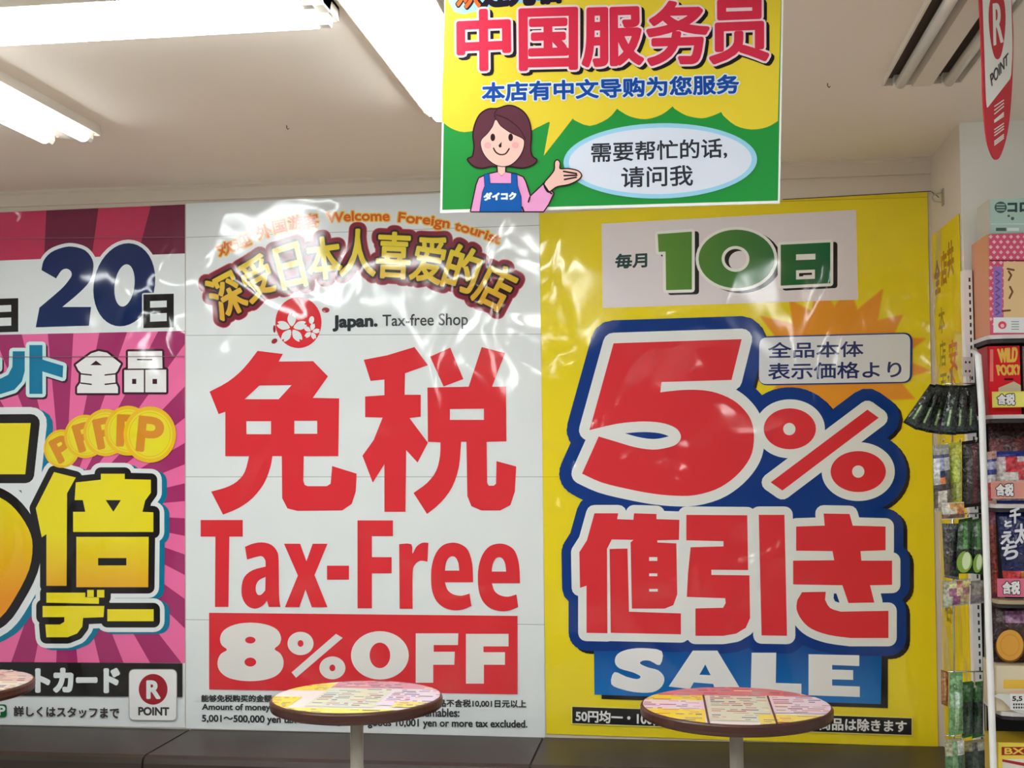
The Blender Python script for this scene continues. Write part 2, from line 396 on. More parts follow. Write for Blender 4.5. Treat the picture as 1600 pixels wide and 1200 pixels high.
# ---- pink poster -------------------------------------------------
def pink_poster():
    base = on_wall(60, 1134, 0)
    r = thing('poster', 'pink sunburst poster with a big navy 20 and yellow lettering, left of the white poster', 'poster', base)
    win = [(-330, 346), (289, 319.5), (289, 1137), (-330, 1127)]
    sheet(r, on_wall, win, WHT)
    A = Art(r, on_wall); c4, c5 = cr(0, 310, 3.0767), cr(0, 690, 2.3533)
    CR, DK = ink(178, 48, 82), ink(104, 28, 58); PK, MG = ink(222, 102, 152), ink(152, 42, 96)
    top = [(-330, 346), (289, 319.5), (289, 396), (-330, 420)]
    A.add('ray_pattern', CR, [top], z=1)
    A.add('ray_pattern', DK, [clip(p, top) for p in c4([(225, 0), (480, 0), (438, 300), (212, 300)], [(735, 0), (900, 0), (900, 300), (655, 300)], [(-200, 0), (-20, 0), (0, 300), (-170, 300)])], z=2)
    low = [(-330, 530), (289, 517), (289, 1036), (-330, 1034)]
    A.add('ray_pattern', PK, [low], z=1)
    cx, cy = 100, 800; rays = []
    for k in range(22):
        a0 = math.radians(k*360/22+3); a1 = a0+math.radians(360/44)
        p = clip([(cx, cy), (cx+900*math.cos(a0), cy+900*math.sin(a0)), (cx+900*math.cos(a1), cy+900*math.sin(a1))], low)
        if len(p) > 2: rays.append(p)
    for p in rays: A.add('ray_pattern', MG, [p], z=2)
    A.z = 3
    two = c4(smooth([(200, 345), (210, 300), (245, 260), (300, 237), (350, 232), (410, 250), (445, 295), (448, 345), (430, 400), (380, 455), (300, 522)], 3, False)
             + [(438, 522), (428, 612), (172, 620), (190, 525)] + smooth([(190, 525), (290, 440), (330, 395), (345, 368), (338, 347), (318, 338), (295, 348), (270, 385)], 3, False))
    sk = lambda p: [(x-.10*(y-443), y) for x, y in p]
    zero = [sk(ell(194.5, 445, 48, 65)), sk(ell(195, 446, 15.5, 33))]
    n20 = two+zero
    A.add('date_number', WHT, n20[:2], 5.5); A.add('date_number', ink(10, 34, 82), n20)
    day = c4([(690, 462), (836, 458), (836, 620), (690, 624)], [(722, 494), (802, 491), (802, 523), (722, 526)], [(722, 554), (802, 551), (802, 590), (722, 593)])
    day2 = [[(x-243, y+7) for x, y in p] for p in day]
    A.add('day_character', WHT, day, 2.2); A.add('day_character', BLACK, day); A.add('day_character#2', WHT, day2, 2.2, z=A.z-2); A.add('day_character#2', BLACK, day2, z=A.z-1)
    kana = c4([(142, 705), (205, 705), (205, 775), (305, 805), (302, 862), (205, 832), (205, 940), (142, 940)],
              [(62, 735), (120, 735), (120, 830), (106, 880), (70, 920), (0, 942), (-60, 945), (-60, 880), (0, 868), (40, 848), (60, 810)], [(-60, 742), (-5, 775), (-5, 818), (-60, 790)])
    A.add('point_lettering', ink(60, 20, 45), kana, 5.5, off=(2.5, 3)); A.add('point_lettering', ink(190, 225, 232), kana, 5.5); A.add('point_lettering', ink(0, 112, 150), kana)
    zen = c4([(365, 800), (440, 745), (475, 734), (515, 742), (582, 795), (565, 830), (555, 840), (556, 885), (568, 908), (568, 936), (372, 936), (372, 908), (388, 885), (390, 838), (378, 826)],
             [(462, 780), (435, 802), (492, 802)], [(616, 736), (780, 734), (782, 818), (800, 824), (800, 932), (598, 932), (598, 826), (616, 818)], [(636, 868), (656, 868), (656, 892), (636, 892)], [(734, 868), (756, 868), (756, 892), (734, 892)])
    A.add('item_lettering', ink(52, 14, 34), zen, 3.4); A.add('item_lettering', ink(232, 230, 230), zen)
    for l in c4([(382, 843), (440, 849)], [(506, 849), (562, 843)], [(390, 888), (440, 894)], [(506, 894), (562, 888)], [(662, 775), (730, 775)], [(600, 822), (800, 820)], [(696, 822), (696, 932)]):
        A.line('item_lettering', ink(52, 14, 34), l, 1.1, z=A.z)
    A.z += 1
    # big 5, then the characters after it
    five = [[(-110, 662), (48.7, 661), (40, 741), (-70, 741), (-70, 766)]+smooth([(-40, 764), (0, 777), (25, 796), (45, 826), (51.5, 853), (46, 890), (25, 932), (0, 966), (-40, 985)], 3, False)+[(-110, 985)]]
    bai = c5([(200, 112), (280, 132), (248, 190), (246, 530), (172, 530), (172, 340), (155, 352), (133, 245)],
             [(372, 118), (460, 118), (460, 138), (556, 140), (556, 188), (535, 217), (525, 258), (565, 260), (565, 332), (270, 332), (270, 258), (315, 258), (306, 215), (276, 215), (280, 150), (372, 140)], [(390, 215), (446, 215), (418, 258)],
             [(282, 350), (548, 350), (546, 535), (282, 535)], [(362, 428), (466, 428), (466, 455), (362, 455)])
    dee = c5([(172, 555), (315, 555), (315, 572), (365, 572), (365, 596), (172, 592)], [(322, 545), (346, 545), (346, 573), (322, 573)], [(358, 545), (385, 545), (385, 573), (358, 573)],
             [(158, 604), (385, 604), (382, 645), (307, 648), (304, 680), (285, 705), (250, 719), (172, 719), (168, 672), (222, 672), (238, 662), (238, 645), (158, 645)], [(396, 616), (566, 616), (566, 660), (396, 660)])
    TEAL = ink(0, 110, 140)
    z = A.z
    for mt, wf, wb, of, ob in ((TEAL, 25, 17, (10, 4), (8, 3)), (WHT, 25, 17, (0, 0), (0, 0)), (BLACK, 14, 10, (0, 0), (0, 0))):
        A.add('multiplier_lettering', mt, five, wf, off=of, z=z); A.add('multiplier_lettering', mt, bai+dee, wb, off=ob, z=z+1); z += 2
    A.add('multiplier_lettering', WHT, [[(30, 752), (58, 752), (58, 790), (40, 790)]], z=z-2.5)
    A.z = z
    b = Vector(base).z
    gy = lambda ya, yb, nm, ca, cb: ink_grad(nm, 2, on_wall(100, ya, 0).z-b, on_wall(100, yb, 0).z-b, ca, cb)
    A.add('multiplier_lettering', gy(780, 935, 'yellow_to_orange_print', (226, 206, 30), (222, 140, 24)), five)
    A.add('multiplier_lettering', gy(835, 920, 'yellow_to_gold_print', (224, 206, 30), (218, 158, 38)), bai, z=A.z-1)
    A.add('multiplier_lettering', ink(222, 204, 34), dee, z=A.z-1)
    GOLD, GL, OR = ink(222, 178, 32), ink(218, 206, 40), ink(204, 132, 34)
    P = lambda q: text('P', *q)
    for i, (x, y, a, bb, t) in enumerate(((97, 701, 28, 30, -28), (134, 682, 33, 34, -17), (166, 676, 35, 37, -12), (201, 673, 37, 39, 2), (235, 679, 41, 44, 6))):
        z = A.z
        A.add('coins', GOLD, [ell(x, y, a, bb)], z=z); A.add('coins', GL, [ell(x, y, a*.86, bb*.86)], z=z+1); A.add('coins', GOLD, [ell(x, y, a*.80, bb*.80), ell(x, y, a*.77, bb*.77)], z=z+2)
        c_, s_ = math.cos(math.radians(t)), math.sin(math.radians(t))
        R = lambda u, v: (x+(u*c_-v*s_)*a, y+(u*s_+v*c_)*bb)
        A.add('coins', OR, text('P', R(-.42, -.58), R(.46, -.58), R(.46, .58), R(-.42, .58)), 2.6, z=z+3); A.z = z+4
    A.add('card_banner', BLACK, [[(-330, 1032), (286, 1036), (286, 1088.5), (-330, 1084)]])
    A.add('card_banner', WHT, text('ントカード', (16, 1046), (186, 1045), (186, 1080), (16, 1080)), 2.6)
    A.add('notice_lettering', ink(60, 52, 48), text('詳しくはスタッフまで', (23, 1103), (187, 1105), (187, 1122), (23, 1118)), .5)
    A.add('notice_mark', ink(20, 92, 50), [rrect([(-26, 1100), (12, 1100), (12, 1120), (-26, 1120)], 5)]); A.add('notice_mark', WHT, text('P', (-1, 1103), (9, 1103), (9, 1117), (-1, 1117)), .8)
    card = rrect(c5([(479, 838), (651, 838), (651, 1023), (479, 1021)])[0], 8)
    A.add('point_badge', ink(165, 160, 160), [card], 1.2); A.add('point_badge', ink(222, 224, 222), [card])
    A.add('point_badge', ink(150, 18, 34), [ell(240.5, 1076.5, 22.5, 24)])
    A.add('point_badge', WHT, text('R', (231.5, 1064), (250.5, 1064), (250.5, 1090), (231.5, 1090)), 1.6)
    A.add('point_badge', ink(60, 58, 58), text('POINT', (218, 1104.5), (265, 1105), (265, 1117), (218, 1116.5)), .7)
    for k, l in enumerate(([(-330, 375), (289, 371)], [(-330, 559), (289, 557)])): A.line('film_seam#%d' % k, ink(120, 90, 100), l, .5, z=A.z)
    A.build()
pink_poster()

# ---- white tax-free poster ---------------------------------------
def white_poster():
    base = on_wall(570, 1146, 0)
    r = thing('poster', 'white poster with huge red characters and Tax-Free lettering, between the pink and yellow posters', 'poster', base)
    win = [(290.5, 318), (690, 302), (842, 297.5), (848, 745), (852, 1152.5), (290.5, 1138)]
    sheet(r, on_wall, win, WHT)
    A = Art(r, on_wall)
    for k, l in enumerate(([(291, 371), (843, 352)], [(291, 524), (846, 522)], [(290, 745), (848, 745)], [(290.5, 968), (850, 976)])): A.line('film_seam#%d' % k, ink(150, 152, 150), l, .45, z=1)
    A.z = 2
    a1 = cr(290, 310, 2.857)
    GLOW, ORT = ink(226, 190, 96), ink(202, 92, 20)
    b1 = a1([(150, 262), (215, 232), (300, 200)], [(325, 185), (400, 155), (480, 132), (600, 122)], [(632, 106), (770, 98), (912, 100)], [(945, 104), (1070, 114), (1180, 134)], [(1198, 138), (1300, 166), (1398, 204)])
    for s_, p, sz in zip(('欢迎', '外国游客', 'Welcome', 'Foreign', 'tourist'), b1, (19, 20, 19, 19, 18)):
        t = arc_text(s_, p, sz*1.12)
        A.add('welcome_lettering', GLOW, t, 2.6, z=A.z); A.add('welcome_lettering', ORT, t, .75, z=A.z+1)
    A.z += 2
    k6, k7 = cr(300, 340, 6.154), cr(560, 340, 5.714)
    Q = [('深', k6([(112, 630), (375, 490), (555, 850), (285, 1005)])[0]), ('受', k6([(430, 455), (690, 335), (810, 690), (570, 830)])[0]), ('日', k6([(780, 310), (1012, 235), (1112, 650), (880, 692)])[0]),
         ('本', k6([(1095, 215), (1405, 170), (1445, 570), (1130, 605)])[0]), ('人', [(537, 359), (582, 359), (586, 431), (531, 431)]), ('喜', k7([(180, 130), (470, 142), (450, 545), (160, 530)])[0]),
         ('爱', k7([(540, 160), (800, 190), (720, 600), (455, 545)])[0]), ('的', k7([(850, 225), (1125, 320), (1010, 685), (735, 605)])[0]), ('店', k7([(1175, 375), (1445, 505), (1262, 855), (1000, 725)])[0])]
    ch = merge(*[text(c, *q) for c, q in Q])
    A.add('arched_headline', ink(186, 88, 100), ch, 12.4); A.add('arched_headline', MAROON, ch, 11.2); A.add('arched_headline', ink(40, 18, 20), ch, 5.2)
    A.add('arched_headline', ink_grad('yellow_to_amber_print', 2, on_wall(500, 400, 0).z-base.z, on_wall(500, 470, 0).z-base.z, (214, 192, 44), (208, 160, 48)), ch, 1.7)
    # tax-free mark: red disc with cherry blossom
    e = cr(400, 440, 10)
    A.add('shop_mark', RED, [ell(466.5, 504, 36, 40)]); zz = A.z
    def petal(cx, cy, ang, ln, wd):
        c_, s_ = math.cos(ang), math.sin(ang)
        return [(cx+u*c_-v*s_, cy+u*s_+v*c_) for u, v in ((ln*.12, 0), (ln*.5, -wd), (ln*.85, -wd*.8), (ln, -wd*.35), (ln*.86, 0), (ln, wd*.35), (ln*.85, wd*.8), (ln*.5, wd))]
    for k in range(5): A.add('shop_mark', WHT, [smooth(petal(456, 513, math.radians(-90+72*k), 24, 6.5), 3)], z=zz)
    for k in range(5): A.add('shop_mark', WHT, [smooth(petal(487, 518, math.radians(-78+72*k), 13, 3.6), 3)], z=zz+1)
    A.z = zz+2
    for q in ((509, 484.5, 6, 4.2, 0), (429, 533, 5, 3.6, -.6), (429, 514, 2, 6, 0), (487, 500, 4, 6, .2)):
        A.add('shop_mark', ink(150, 40, 52) if q[0] != 487 else WHT, [ell(*q[:4], 20, q[4])], z=A.z)
    A.z += 1
    A.add('shop_mark', ink(40, 48, 52), text('Japan.', (521, 494), (589, 492), (589, 515), (521, 517)), 1.3)
    A.add('shop_mark', ink(52, 56, 60), text('Tax-free Shop', (598, 492), (731, 489), (731, 514), (598, 515)), .25, z=A.z-1)
    g = cr(290, 530, 2.857)
    men = g([(322, 52), (435, 66), (416, 100), (570, 98), (636, 166), (568, 262), (686, 264), (682, 522), (528, 522), (526, 632), (532, 650), (546, 656), (630, 656), (648, 645), (655, 566), (764, 600), (760, 680), (742, 735), (700, 764), (500, 766), (455, 755), (432, 710), (430, 522), (388, 522)]
            + smooth([(388, 522), (378, 575), (350, 645), (300, 708), (240, 752), (168, 783)], 3, False)+[(115, 680)]+smooth([(115, 680), (180, 662), (230, 635), (265, 592), (284, 522)], 3, False)+[(178, 522), (178, 324), (148, 334), (108, 234)]+smooth([(108, 234), (190, 190), (260, 130), (322, 52)], 3, False),
            [(330, 207), (474, 205), (416, 268), (264, 268)], [(272, 366), (382, 366), (382, 424), (272, 424)], [(486, 364), (588, 364), (588, 422), (486, 422)])
    zei = g([(796, 92), (900, 72), (1022, 35), (1082, 116), (980, 152), (978, 248), (1050, 248), (1050, 346), (1000, 352), (1082, 462), (1036, 550), (985, 495), (982, 770), (888, 770), (888, 558), (836, 640), (790, 520), (840, 450), (880, 350), (802, 348), (802, 256), (888, 250), (888, 180), (826, 186)],
            [(1092, 78), (1182, 38), (1240, 178), (1152, 211)],
            [(1322, 35), (1426, 62), (1368, 212), (1430, 212), (1432, 456), (1344, 458), (1346, 642), (1354, 654), (1376, 654), (1386, 645), (1388, 544), (1476, 568), (1470, 680), (1450, 740), (1405, 764), (1320, 764), (1276, 745), (1258, 700), (1254, 458), (1230, 458)]
            + smooth([(1230, 458), (1220, 570), (1190, 660), (1140, 728), (1078, 780)], 3, False)+[(1018, 686)]+smooth([(1018, 686), (1080, 640), (1120, 585), (1136, 520), (1138, 460)], 3, False)+[(1082, 458), (1080, 216), (1264, 212)],
            [(1180, 312), (1332, 310), (1332, 360), (1180, 360)])
    A.add('headline_characters', RED, men+zei)
    h = cr(290, 790, 2.857)
    sm = lambda p: smooth(p, 3, False)
    e1 = lambda d: [[(x+d, y+d*.02) for x, y in p] for p in (
        sm([(1284, 342), (1280, 260), (1262, 200), (1232, 174), (1194, 165), (1150, 176), (1118, 212), (1100, 266), (1096, 326), (1102, 384), (1122, 428), (1156, 456), (1200, 467), (1240, 463), (1276, 448)])+[(1268, 392)]+sm([(1268, 392), (1232, 402), (1196, 396), (1170, 376), (1158, 342)]),
        sm([(1158, 290), (1162, 258), (1174, 234), (1190, 226), (1206, 232), (1218, 256), (1222, 290)]))]
    taxfree = h([(68, 64), (256, 64), (256, 138), (196, 138), (192, 452), (132, 452), (134, 138), (68, 138)],
                sm([(266, 184), (300, 170), (342, 164), (382, 174), (408, 202), (416, 244), (418, 400), (424, 452)])+[(372, 452), (364, 424)]+sm([(364, 424), (342, 448), (310, 460), (278, 448), (256, 416), (250, 372), (262, 320), (300, 288), (358, 272)])+sm([(358, 246), (346, 228), (326, 226), (275, 240)]),
                sm([(358, 318), (332, 330), (316, 352), (314, 380), (324, 398), (340, 396), (356, 378)]),
                [(440, 170), (512, 170), (540, 248), (568, 170), (634, 170), (576, 310), (634, 453), (564, 453), (536, 374), (508, 453), (444, 453), (502, 312)],
                [(632, 268), (730, 268), (730, 330), (632, 330)],
                [(768, 66), (926, 66), (926, 136), (832, 136), (832, 230), (920, 230), (920, 302), (832, 302), (832, 458), (768, 458)],
                sm([(954, 172), (1008, 172), (1013, 214), (1030, 184), (1056, 166), (1084, 166)])+sm([(1080, 250), (1048, 246), (1024, 264), (1014, 302), (1014, 460)])+[(956, 460)], *e1(0), *e1(209))
    A.add('tax_free_lettering', RED, taxfree)
    A.add('discount_panel', RED, h([(106, 478), (1482, 492), (1482, 842), (106, 820)]))
    H = lambda x, y, a, b: h(ell(x, y, a, b))[0]
    off = h(smooth([(288, 522), (220, 531), (172, 556), (155, 590), (162, 622), (186, 643), (158, 662), (144, 695), (150, 732), (182, 763), (230, 778), (290, 783), (350, 778), (402, 761), (432, 730), (438, 692), (424, 660), (398, 640), (420, 618), (427, 587), (408, 552), (358, 530)], 3),
            [(1028, 570), (1218, 570), (1216, 622), (1108, 622), (1108, 652), (1202, 652), (1200, 710), (1106, 710), (1106, 790), (1028, 790)], [(1252, 572), (1442, 572), (1442, 628), (1330, 628), (1330, 654), (1426, 654), (1426, 710), (1332, 710), (1332, 794), (1252, 794)],
            [(672, 572), (702, 590), (494, 768), (474, 744)])+[H(290, 600, 23, 15), H(290, 698, 26, 20), H(514, 615, 58, 52), H(514, 615, 13, 15), H(656, 724, 58, 51), H(656, 724, 13, 15), H(868, 668, 129, 108), H(868, 668, 46, 57)]
    A.add('discount_panel', ink(214, 212, 208), off)
    INK = ink(48, 50, 52)
    tx = [('能够免税购买的金额', h([(72, 845), (385, 845), (385, 875), (72, 875)])[0]), ('品不含税10,001日元以上', h([(1130, 865), (1520, 868), (1520, 902), (1130, 898)])[0]),
          ('Amount of money', h([(75, 885), (378, 885), (378, 922), (75, 918)])[0]), ('consumables:', h([(985, 905), (1222, 906), (1222, 942), (985, 940)])[0]),
          ('5,001〜500,000 yen tax excluded.general', h([(75, 934), (800, 942), (800, 985), (75, 972)])[0]), ('goods 10,001 yen or more tax excluded.', h([(815, 950), (1525, 958), (1525, 1000), (815, 992)])[0])]
    A.add('small_print', INK, merge(*[text(s_, *q) for s_, q in tx]), .45)
    A.build()
white_poster()

# ---- yellow sale poster ------------------------------------------
def yellow_poster():
    base = on_wall(1160, 1156, 0)
    r = thing('poster', 'yellow sale poster with a red 5% outlined in blue, right of the white poster', 'poster', base)
    win = [(843, 334), (1449, 300), (1466, 1167.5), (853.5, 1146.5)]
    sheet(r, on_wall, win, YEL)
    A = Art(r, on_wall); c = cr(840, 300, 2.5806); c2 = cr(840, 600, 2.5); c3 = cr(840, 850, 2.5)
    A.line('film_seam', ink(180, 150, 30), [(1180, 316), (1449, 308)], .5, z=1); A.line('film_seam#2', ink(196, 170, 30), [(848, 745), (896, 745)], .5, z=1); A.z = 2
    star = []
    for k in range(34):
        t = math.pi*2*k/34+.05; rr = (136 if k % 4 == 0 else 124) if k % 2 == 0 else 92
        star.append((1308+rr*math.cos(t)*1.06, 572+rr*math.sin(t)))
    A.add('starburst', ink(222, 168, 34), [star], 2); A.add('starburst', ink(218, 142, 36), [star])
    A.add('date_panel', ink(212, 204, 206), c([(258, 128), (1284, 72), (1292, 434), (262, 468)]))
    TG = ink(26, 60, 60)
    A.add('date_panel', TG, text('毎月', *c([(315, 252), (440, 246), (440, 302), (315, 308)])[0]), .9)
    ten = c([(484, 170), (622, 160), (622, 393), (518, 396), (516, 240), (488, 242)], ell(802, 270, 153, 118), ell(798, 270, 56, 52),
            [(980, 213), (1180, 203), (1180, 368), (980, 378)], [(1042, 252), (1120, 249), (1120, 272), (1042, 275)], [(1042, 316), (1118, 313), (1118, 350), (1042, 353)])
    A.add('date_number', BLACK, ten, 4.2, off=(7, 3.5)); A.add('date_number', ink(222, 220, 214), ten, 4.6)
    A.add('date_number', ink_grad('green_print', 0, -.30, .22, (92, 138, 40), (14, 92, 52)), ten)
    k5 = cr(880, 490, 4)
    five = k5([(315, 186), (1115, 160), (1052, 415), (615, 428), (607, 492)]+smooth([(607, 492), (740, 478), (860, 478), (960, 496), (1060, 540), (1130, 600), (1175, 670), (1192, 760), (1180, 870), (1130, 960), (1050, 1040), (950, 1100), (820, 1135), (700, 1138), (560, 1125), (400, 1095), (240, 1055), (118, 1000)], 3, False)
              + smooth([(222, 768), (330, 800), (450, 835), (560, 850), (650, 838), (710, 815), (736, 772), (715, 725), (660, 695), (580, 678), (470, 675), (330, 690), (165, 728)], 3, False))
    pct = c2(ell(985, 175, 102, 80), ell(1252, 342, 108, 80), [(1288, 100), (1332, 132), (956, 416), (910, 384)])
    eyes = c2(ell(983, 176, 24, 24, 24), ell(1252, 342, 24, 24, 24))
    d = cr(880, 780, 2.963)
    neb = d([(145, 65), (255, 65), (250, 92), (325, 95), (328, 65), (432, 68), (432, 92), (538, 95), (536, 188), (436, 190), (436, 200), (524, 204), (528, 440), (510, 490), (470, 506), (318, 506), (312, 200), (325, 188), (225, 186), (203, 230), (205, 620), (108, 618), (108, 400), (78, 410), (75, 245), (110, 190)],
            quad(398, 268, 436, 285), quad(398, 343, 436, 356), quad(398, 415, 438, 427), [(215, 230), (298, 228), (305, 520), (545, 528), (545, 625), (220, 618)])
    iki = d([(570, 72), (852, 74), (856, 328), (686, 326), (686, 350), (862, 352), (865, 550), (845, 595), (800, 622), (740, 632), (612, 632), (612, 505), (740, 502), (752, 480), (750, 458), (572, 452), (578, 340), (590, 222), (742, 218), (742, 194), (570, 190)],
            [(905, 72), (1024, 72), (1036, 632), (918, 630)],
            [(1205, 66), (1325, 68), (1340, 122), (1492, 126), (1492, 236), (1376, 240), (1380, 284), (1522, 284), (1522, 396), (1420, 398), (1440, 478), (1320, 480), (1292, 398), (1064, 394), (1064, 284), (1254, 282), (1246, 240), (1078, 238), (1078, 126), (1210, 122)],
            [(1105, 430), (1215, 428)]+smooth([(1212, 465), (1235, 503), (1285, 520)], 3, False)+[(1505, 516), (1505, 642)]+smooth([(1330, 642), (1230, 628), (1150, 600), (1105, 560), (1080, 510), (1084, 465)], 3, False))
    low = neb+iki
    BL = ink(0, 48, 122)
    panel = c3([(220, 380), (1345, 400), (1340, 625), (222, 588)]); psh = c3([(250, 420), (1368, 420), (1368, 641), (250, 605)])
    z = A.z
    A.add('discount_lettering', BLACK, five, 35, off=(5, 4), z=z); A.add('discount_lettering', BLACK, pct, 33, off=(5, 4), z=z+1); A.add('discount_lettering', BLACK, low, 28, off=(6, 5), z=z+2)
    A.add('sale_panel', BLACK, psh, z=z+3)
    bz = base.z
    A.add('sale_panel', ink_grad('blue_gradient_print', 2, on_wall(1150, 1000, 0).z-bz, on_wall(1150, 1085, 0).z-bz, (0, 58, 132), (0, 104, 178)), panel, z=z+4)
    A.add('discount_lettering', BL, five, 36, z=z+5); A.add('discount_lettering', BL, pct, 33, z=z+6); A.add('discount_lettering', BL, low, 28, z=z+7)
    A.add('discount_lettering', BL, [[(1010, 760), (1290, 760), (1300, 800), (1010, 815)]], z=z+4)
    WH2 = ink(214, 216, 214)
    A.add('discount_lettering', WH2, five, 16.5, z=z+8); A.add('discount_lettering', WH2, pct, 14, z=z+9); A.add('discount_lettering', WH2, low, 13, z=z+10); A.add('discount_lettering', WH2, [quad(1064, 935, 1084, 1000)], z=z+10.5)
    A.add('discount_lettering', RED, five, z=z+11); A.add('discount_lettering', RED, pct, z=z+11); A.add('discount_lettering', RED, low, z=z+12); A.add('discount_lettering', WH2, eyes, z=z+13)
    A.z = z+14
    sale = c3(smooth([(485, 418), (478, 472), (440, 456), (412, 455), (400, 466), (430, 481), (472, 493), (495, 522), (485, 556), (450, 578), (390, 579), (330, 567), (288, 546), (300, 500), (345, 517), (388, 527), (402, 516), (370, 500), (320, 485), (302, 460), (312, 430), (350, 412), (410, 406)], 3),
              [(606, 416), (702, 416), (800, 578), (694, 572), (686, 546), (610, 540), (595, 566), (512, 556)], [(655, 470), (632, 510), (676, 512)],
              [(836, 424), (932, 424), (930, 542), (1030, 545), (1030, 592), (832, 584)], [(1058, 430), (1256, 434), (1256, 476), (1150, 472), (1150, 490), (1232, 492), (1232, 530), (1150, 528), (1150, 552), (1258, 556), (1258, 597), (1058, 590)])
    A.add('sale_panel', ink(222, 226, 226), sale)
    lab = rrect(c([(894, 588), (1502, 572), (1500, 765), (892, 775)])[0], 12)
    A.add('price_note', NAVY, [lab], 2, off=(1.5, 0)); A.add('price_note', ink(206, 208, 214), [lab])
    A.add('price_note', ink(30, 40, 96), merge(text('全品本体', *c([(930, 608), (1312, 602), (1312, 664), (930, 670)])[0]), text('表示価格より', *c([(930, 692), (1465, 682), (1465, 748), (930, 756)])[0])), .55)
    band = c3([(136, 635), (1460, 680), (1460, 745), (136, 699)])
    A.add('exclusion_strip', ink(214, 206, 120), band, 1.5); A.add('exclusion_strip', ink(20, 18, 22), band)
    A.add('exclusion_strip', ink(214, 214, 212), merge(text('50円均一・100円', *c3([(150, 648), (492, 660), (492, 708), (150, 692)])[0]), text('商品は除きます', *c3([(1100, 676), (1440, 690), (1440, 734), (1100, 724)])[0])), .6)
    A.build()
yellow_poster()

# ---- tall yellow poster on the side wall -------------------------
def side_poster():
    X = RIGHT_X-.003
    def m(x, y, lift):
        p = at(x, y, 0, X); p.x -= lift; return p
    base = Vector((X, 3.42, LEDGE+.02))
    r = thing('poster', 'narrow yellow poster on the side wall, mostly behind hanging snack packets', 'poster', base)
    y0, y1 = 3.245, 3.585; zt = CAMZ+.58; zb = LEDGE+.004
    MB().box((X, y0, zb), (X+.002, y1, zt)).obj('sheet', ink(214, 188, 30), r)
    A = Art(r, m)
    # red-brown slanted heading and dark/orange upright characters
    def on(s, ya, yb, za, zb_, w, mat):
        cs = glyphs(s); lo, hi = bbox(cs); A2 = []
        for q in cs: A2.append([((p[0]-lo[0])/(hi[0]-lo[0]), (p[1]-lo[1])/(hi[1]-lo[1])) for p in q])
        V, T = region(FC(A2) if True else A2, w)
        b = A.parts.setdefault(part[0], [MB(), []])
        if mat not in b[1]: b[1].append(mat)
        b[0].add([(X-LAYER, ya+(yb-ya)*u, za+(zb_-za)*v) for u, v in V], T, b[1].index(mat))
    part = ['heading_lettering']; BR, DKC, OC = ink(132, 56, 22), ink(96, 80, 34), ink(190, 92, 30)
    for i, ch in enumerate('全店共'):
        on(ch, 3.56-.085*i, 3.485-.085*i, CAMZ+.415+.012*i, CAMZ+.50+.012*i, .05, BR)
    for i, ch in enumerate('本店百'):
        part[0] = 'body_lettering'; on(ch, 3.52, 3.44, CAMZ+.30-.09*i, CAMZ+.37-.09*i, .02, DKC)
    for i, ch in enumerate('安心'):
        part[0] = 'accent_lettering'; on(ch, 3.40, 3.30, CAMZ+.19-.09*i, CAMZ+.27-.09*i, .03, OC)
    part[0] = 'lower_character'; on('客', 3.53, 3.44, CAMZ-.47, CAMZ-.38, .02, DKC)
    A.build()
side_poster()

# ---- wire and hook at the top of the yellow poster ----------------
p0, p1 = on_wall(1222, 314, .02), on_wall(1452, 301, .02)
hk = at(1474, 308, 0, RIGHT_X)
o = MB().tube([p0, p1, Vector((hk.x-.012, hk.y, hk.z))], .0013, 6).obj('wire', M_SEAM, None, p0); tagit(o, 'thin dark wire stretched along the top edge of the yellow poster', 'wire')
r = thing('wall_hook', 'small metal hook on the side wall at the yellow poster\'s top corner', 'hook', hk)
MB().box(hk+Vector((-.003, -.012, -.022)), hk+Vector((0, .012, .022))).obj('plate', M_METAL, r)
MB().tube([hk+Vector((-.003, 0, .012)), hk+Vector((-.024, 0, .008)), hk+Vector((-.03, 0, 0)), hk+Vector((-.024, 0, -.01)), hk+Vector((-.003, 0, -.014))], .002, 8).obj('loop', M_METAL, r)

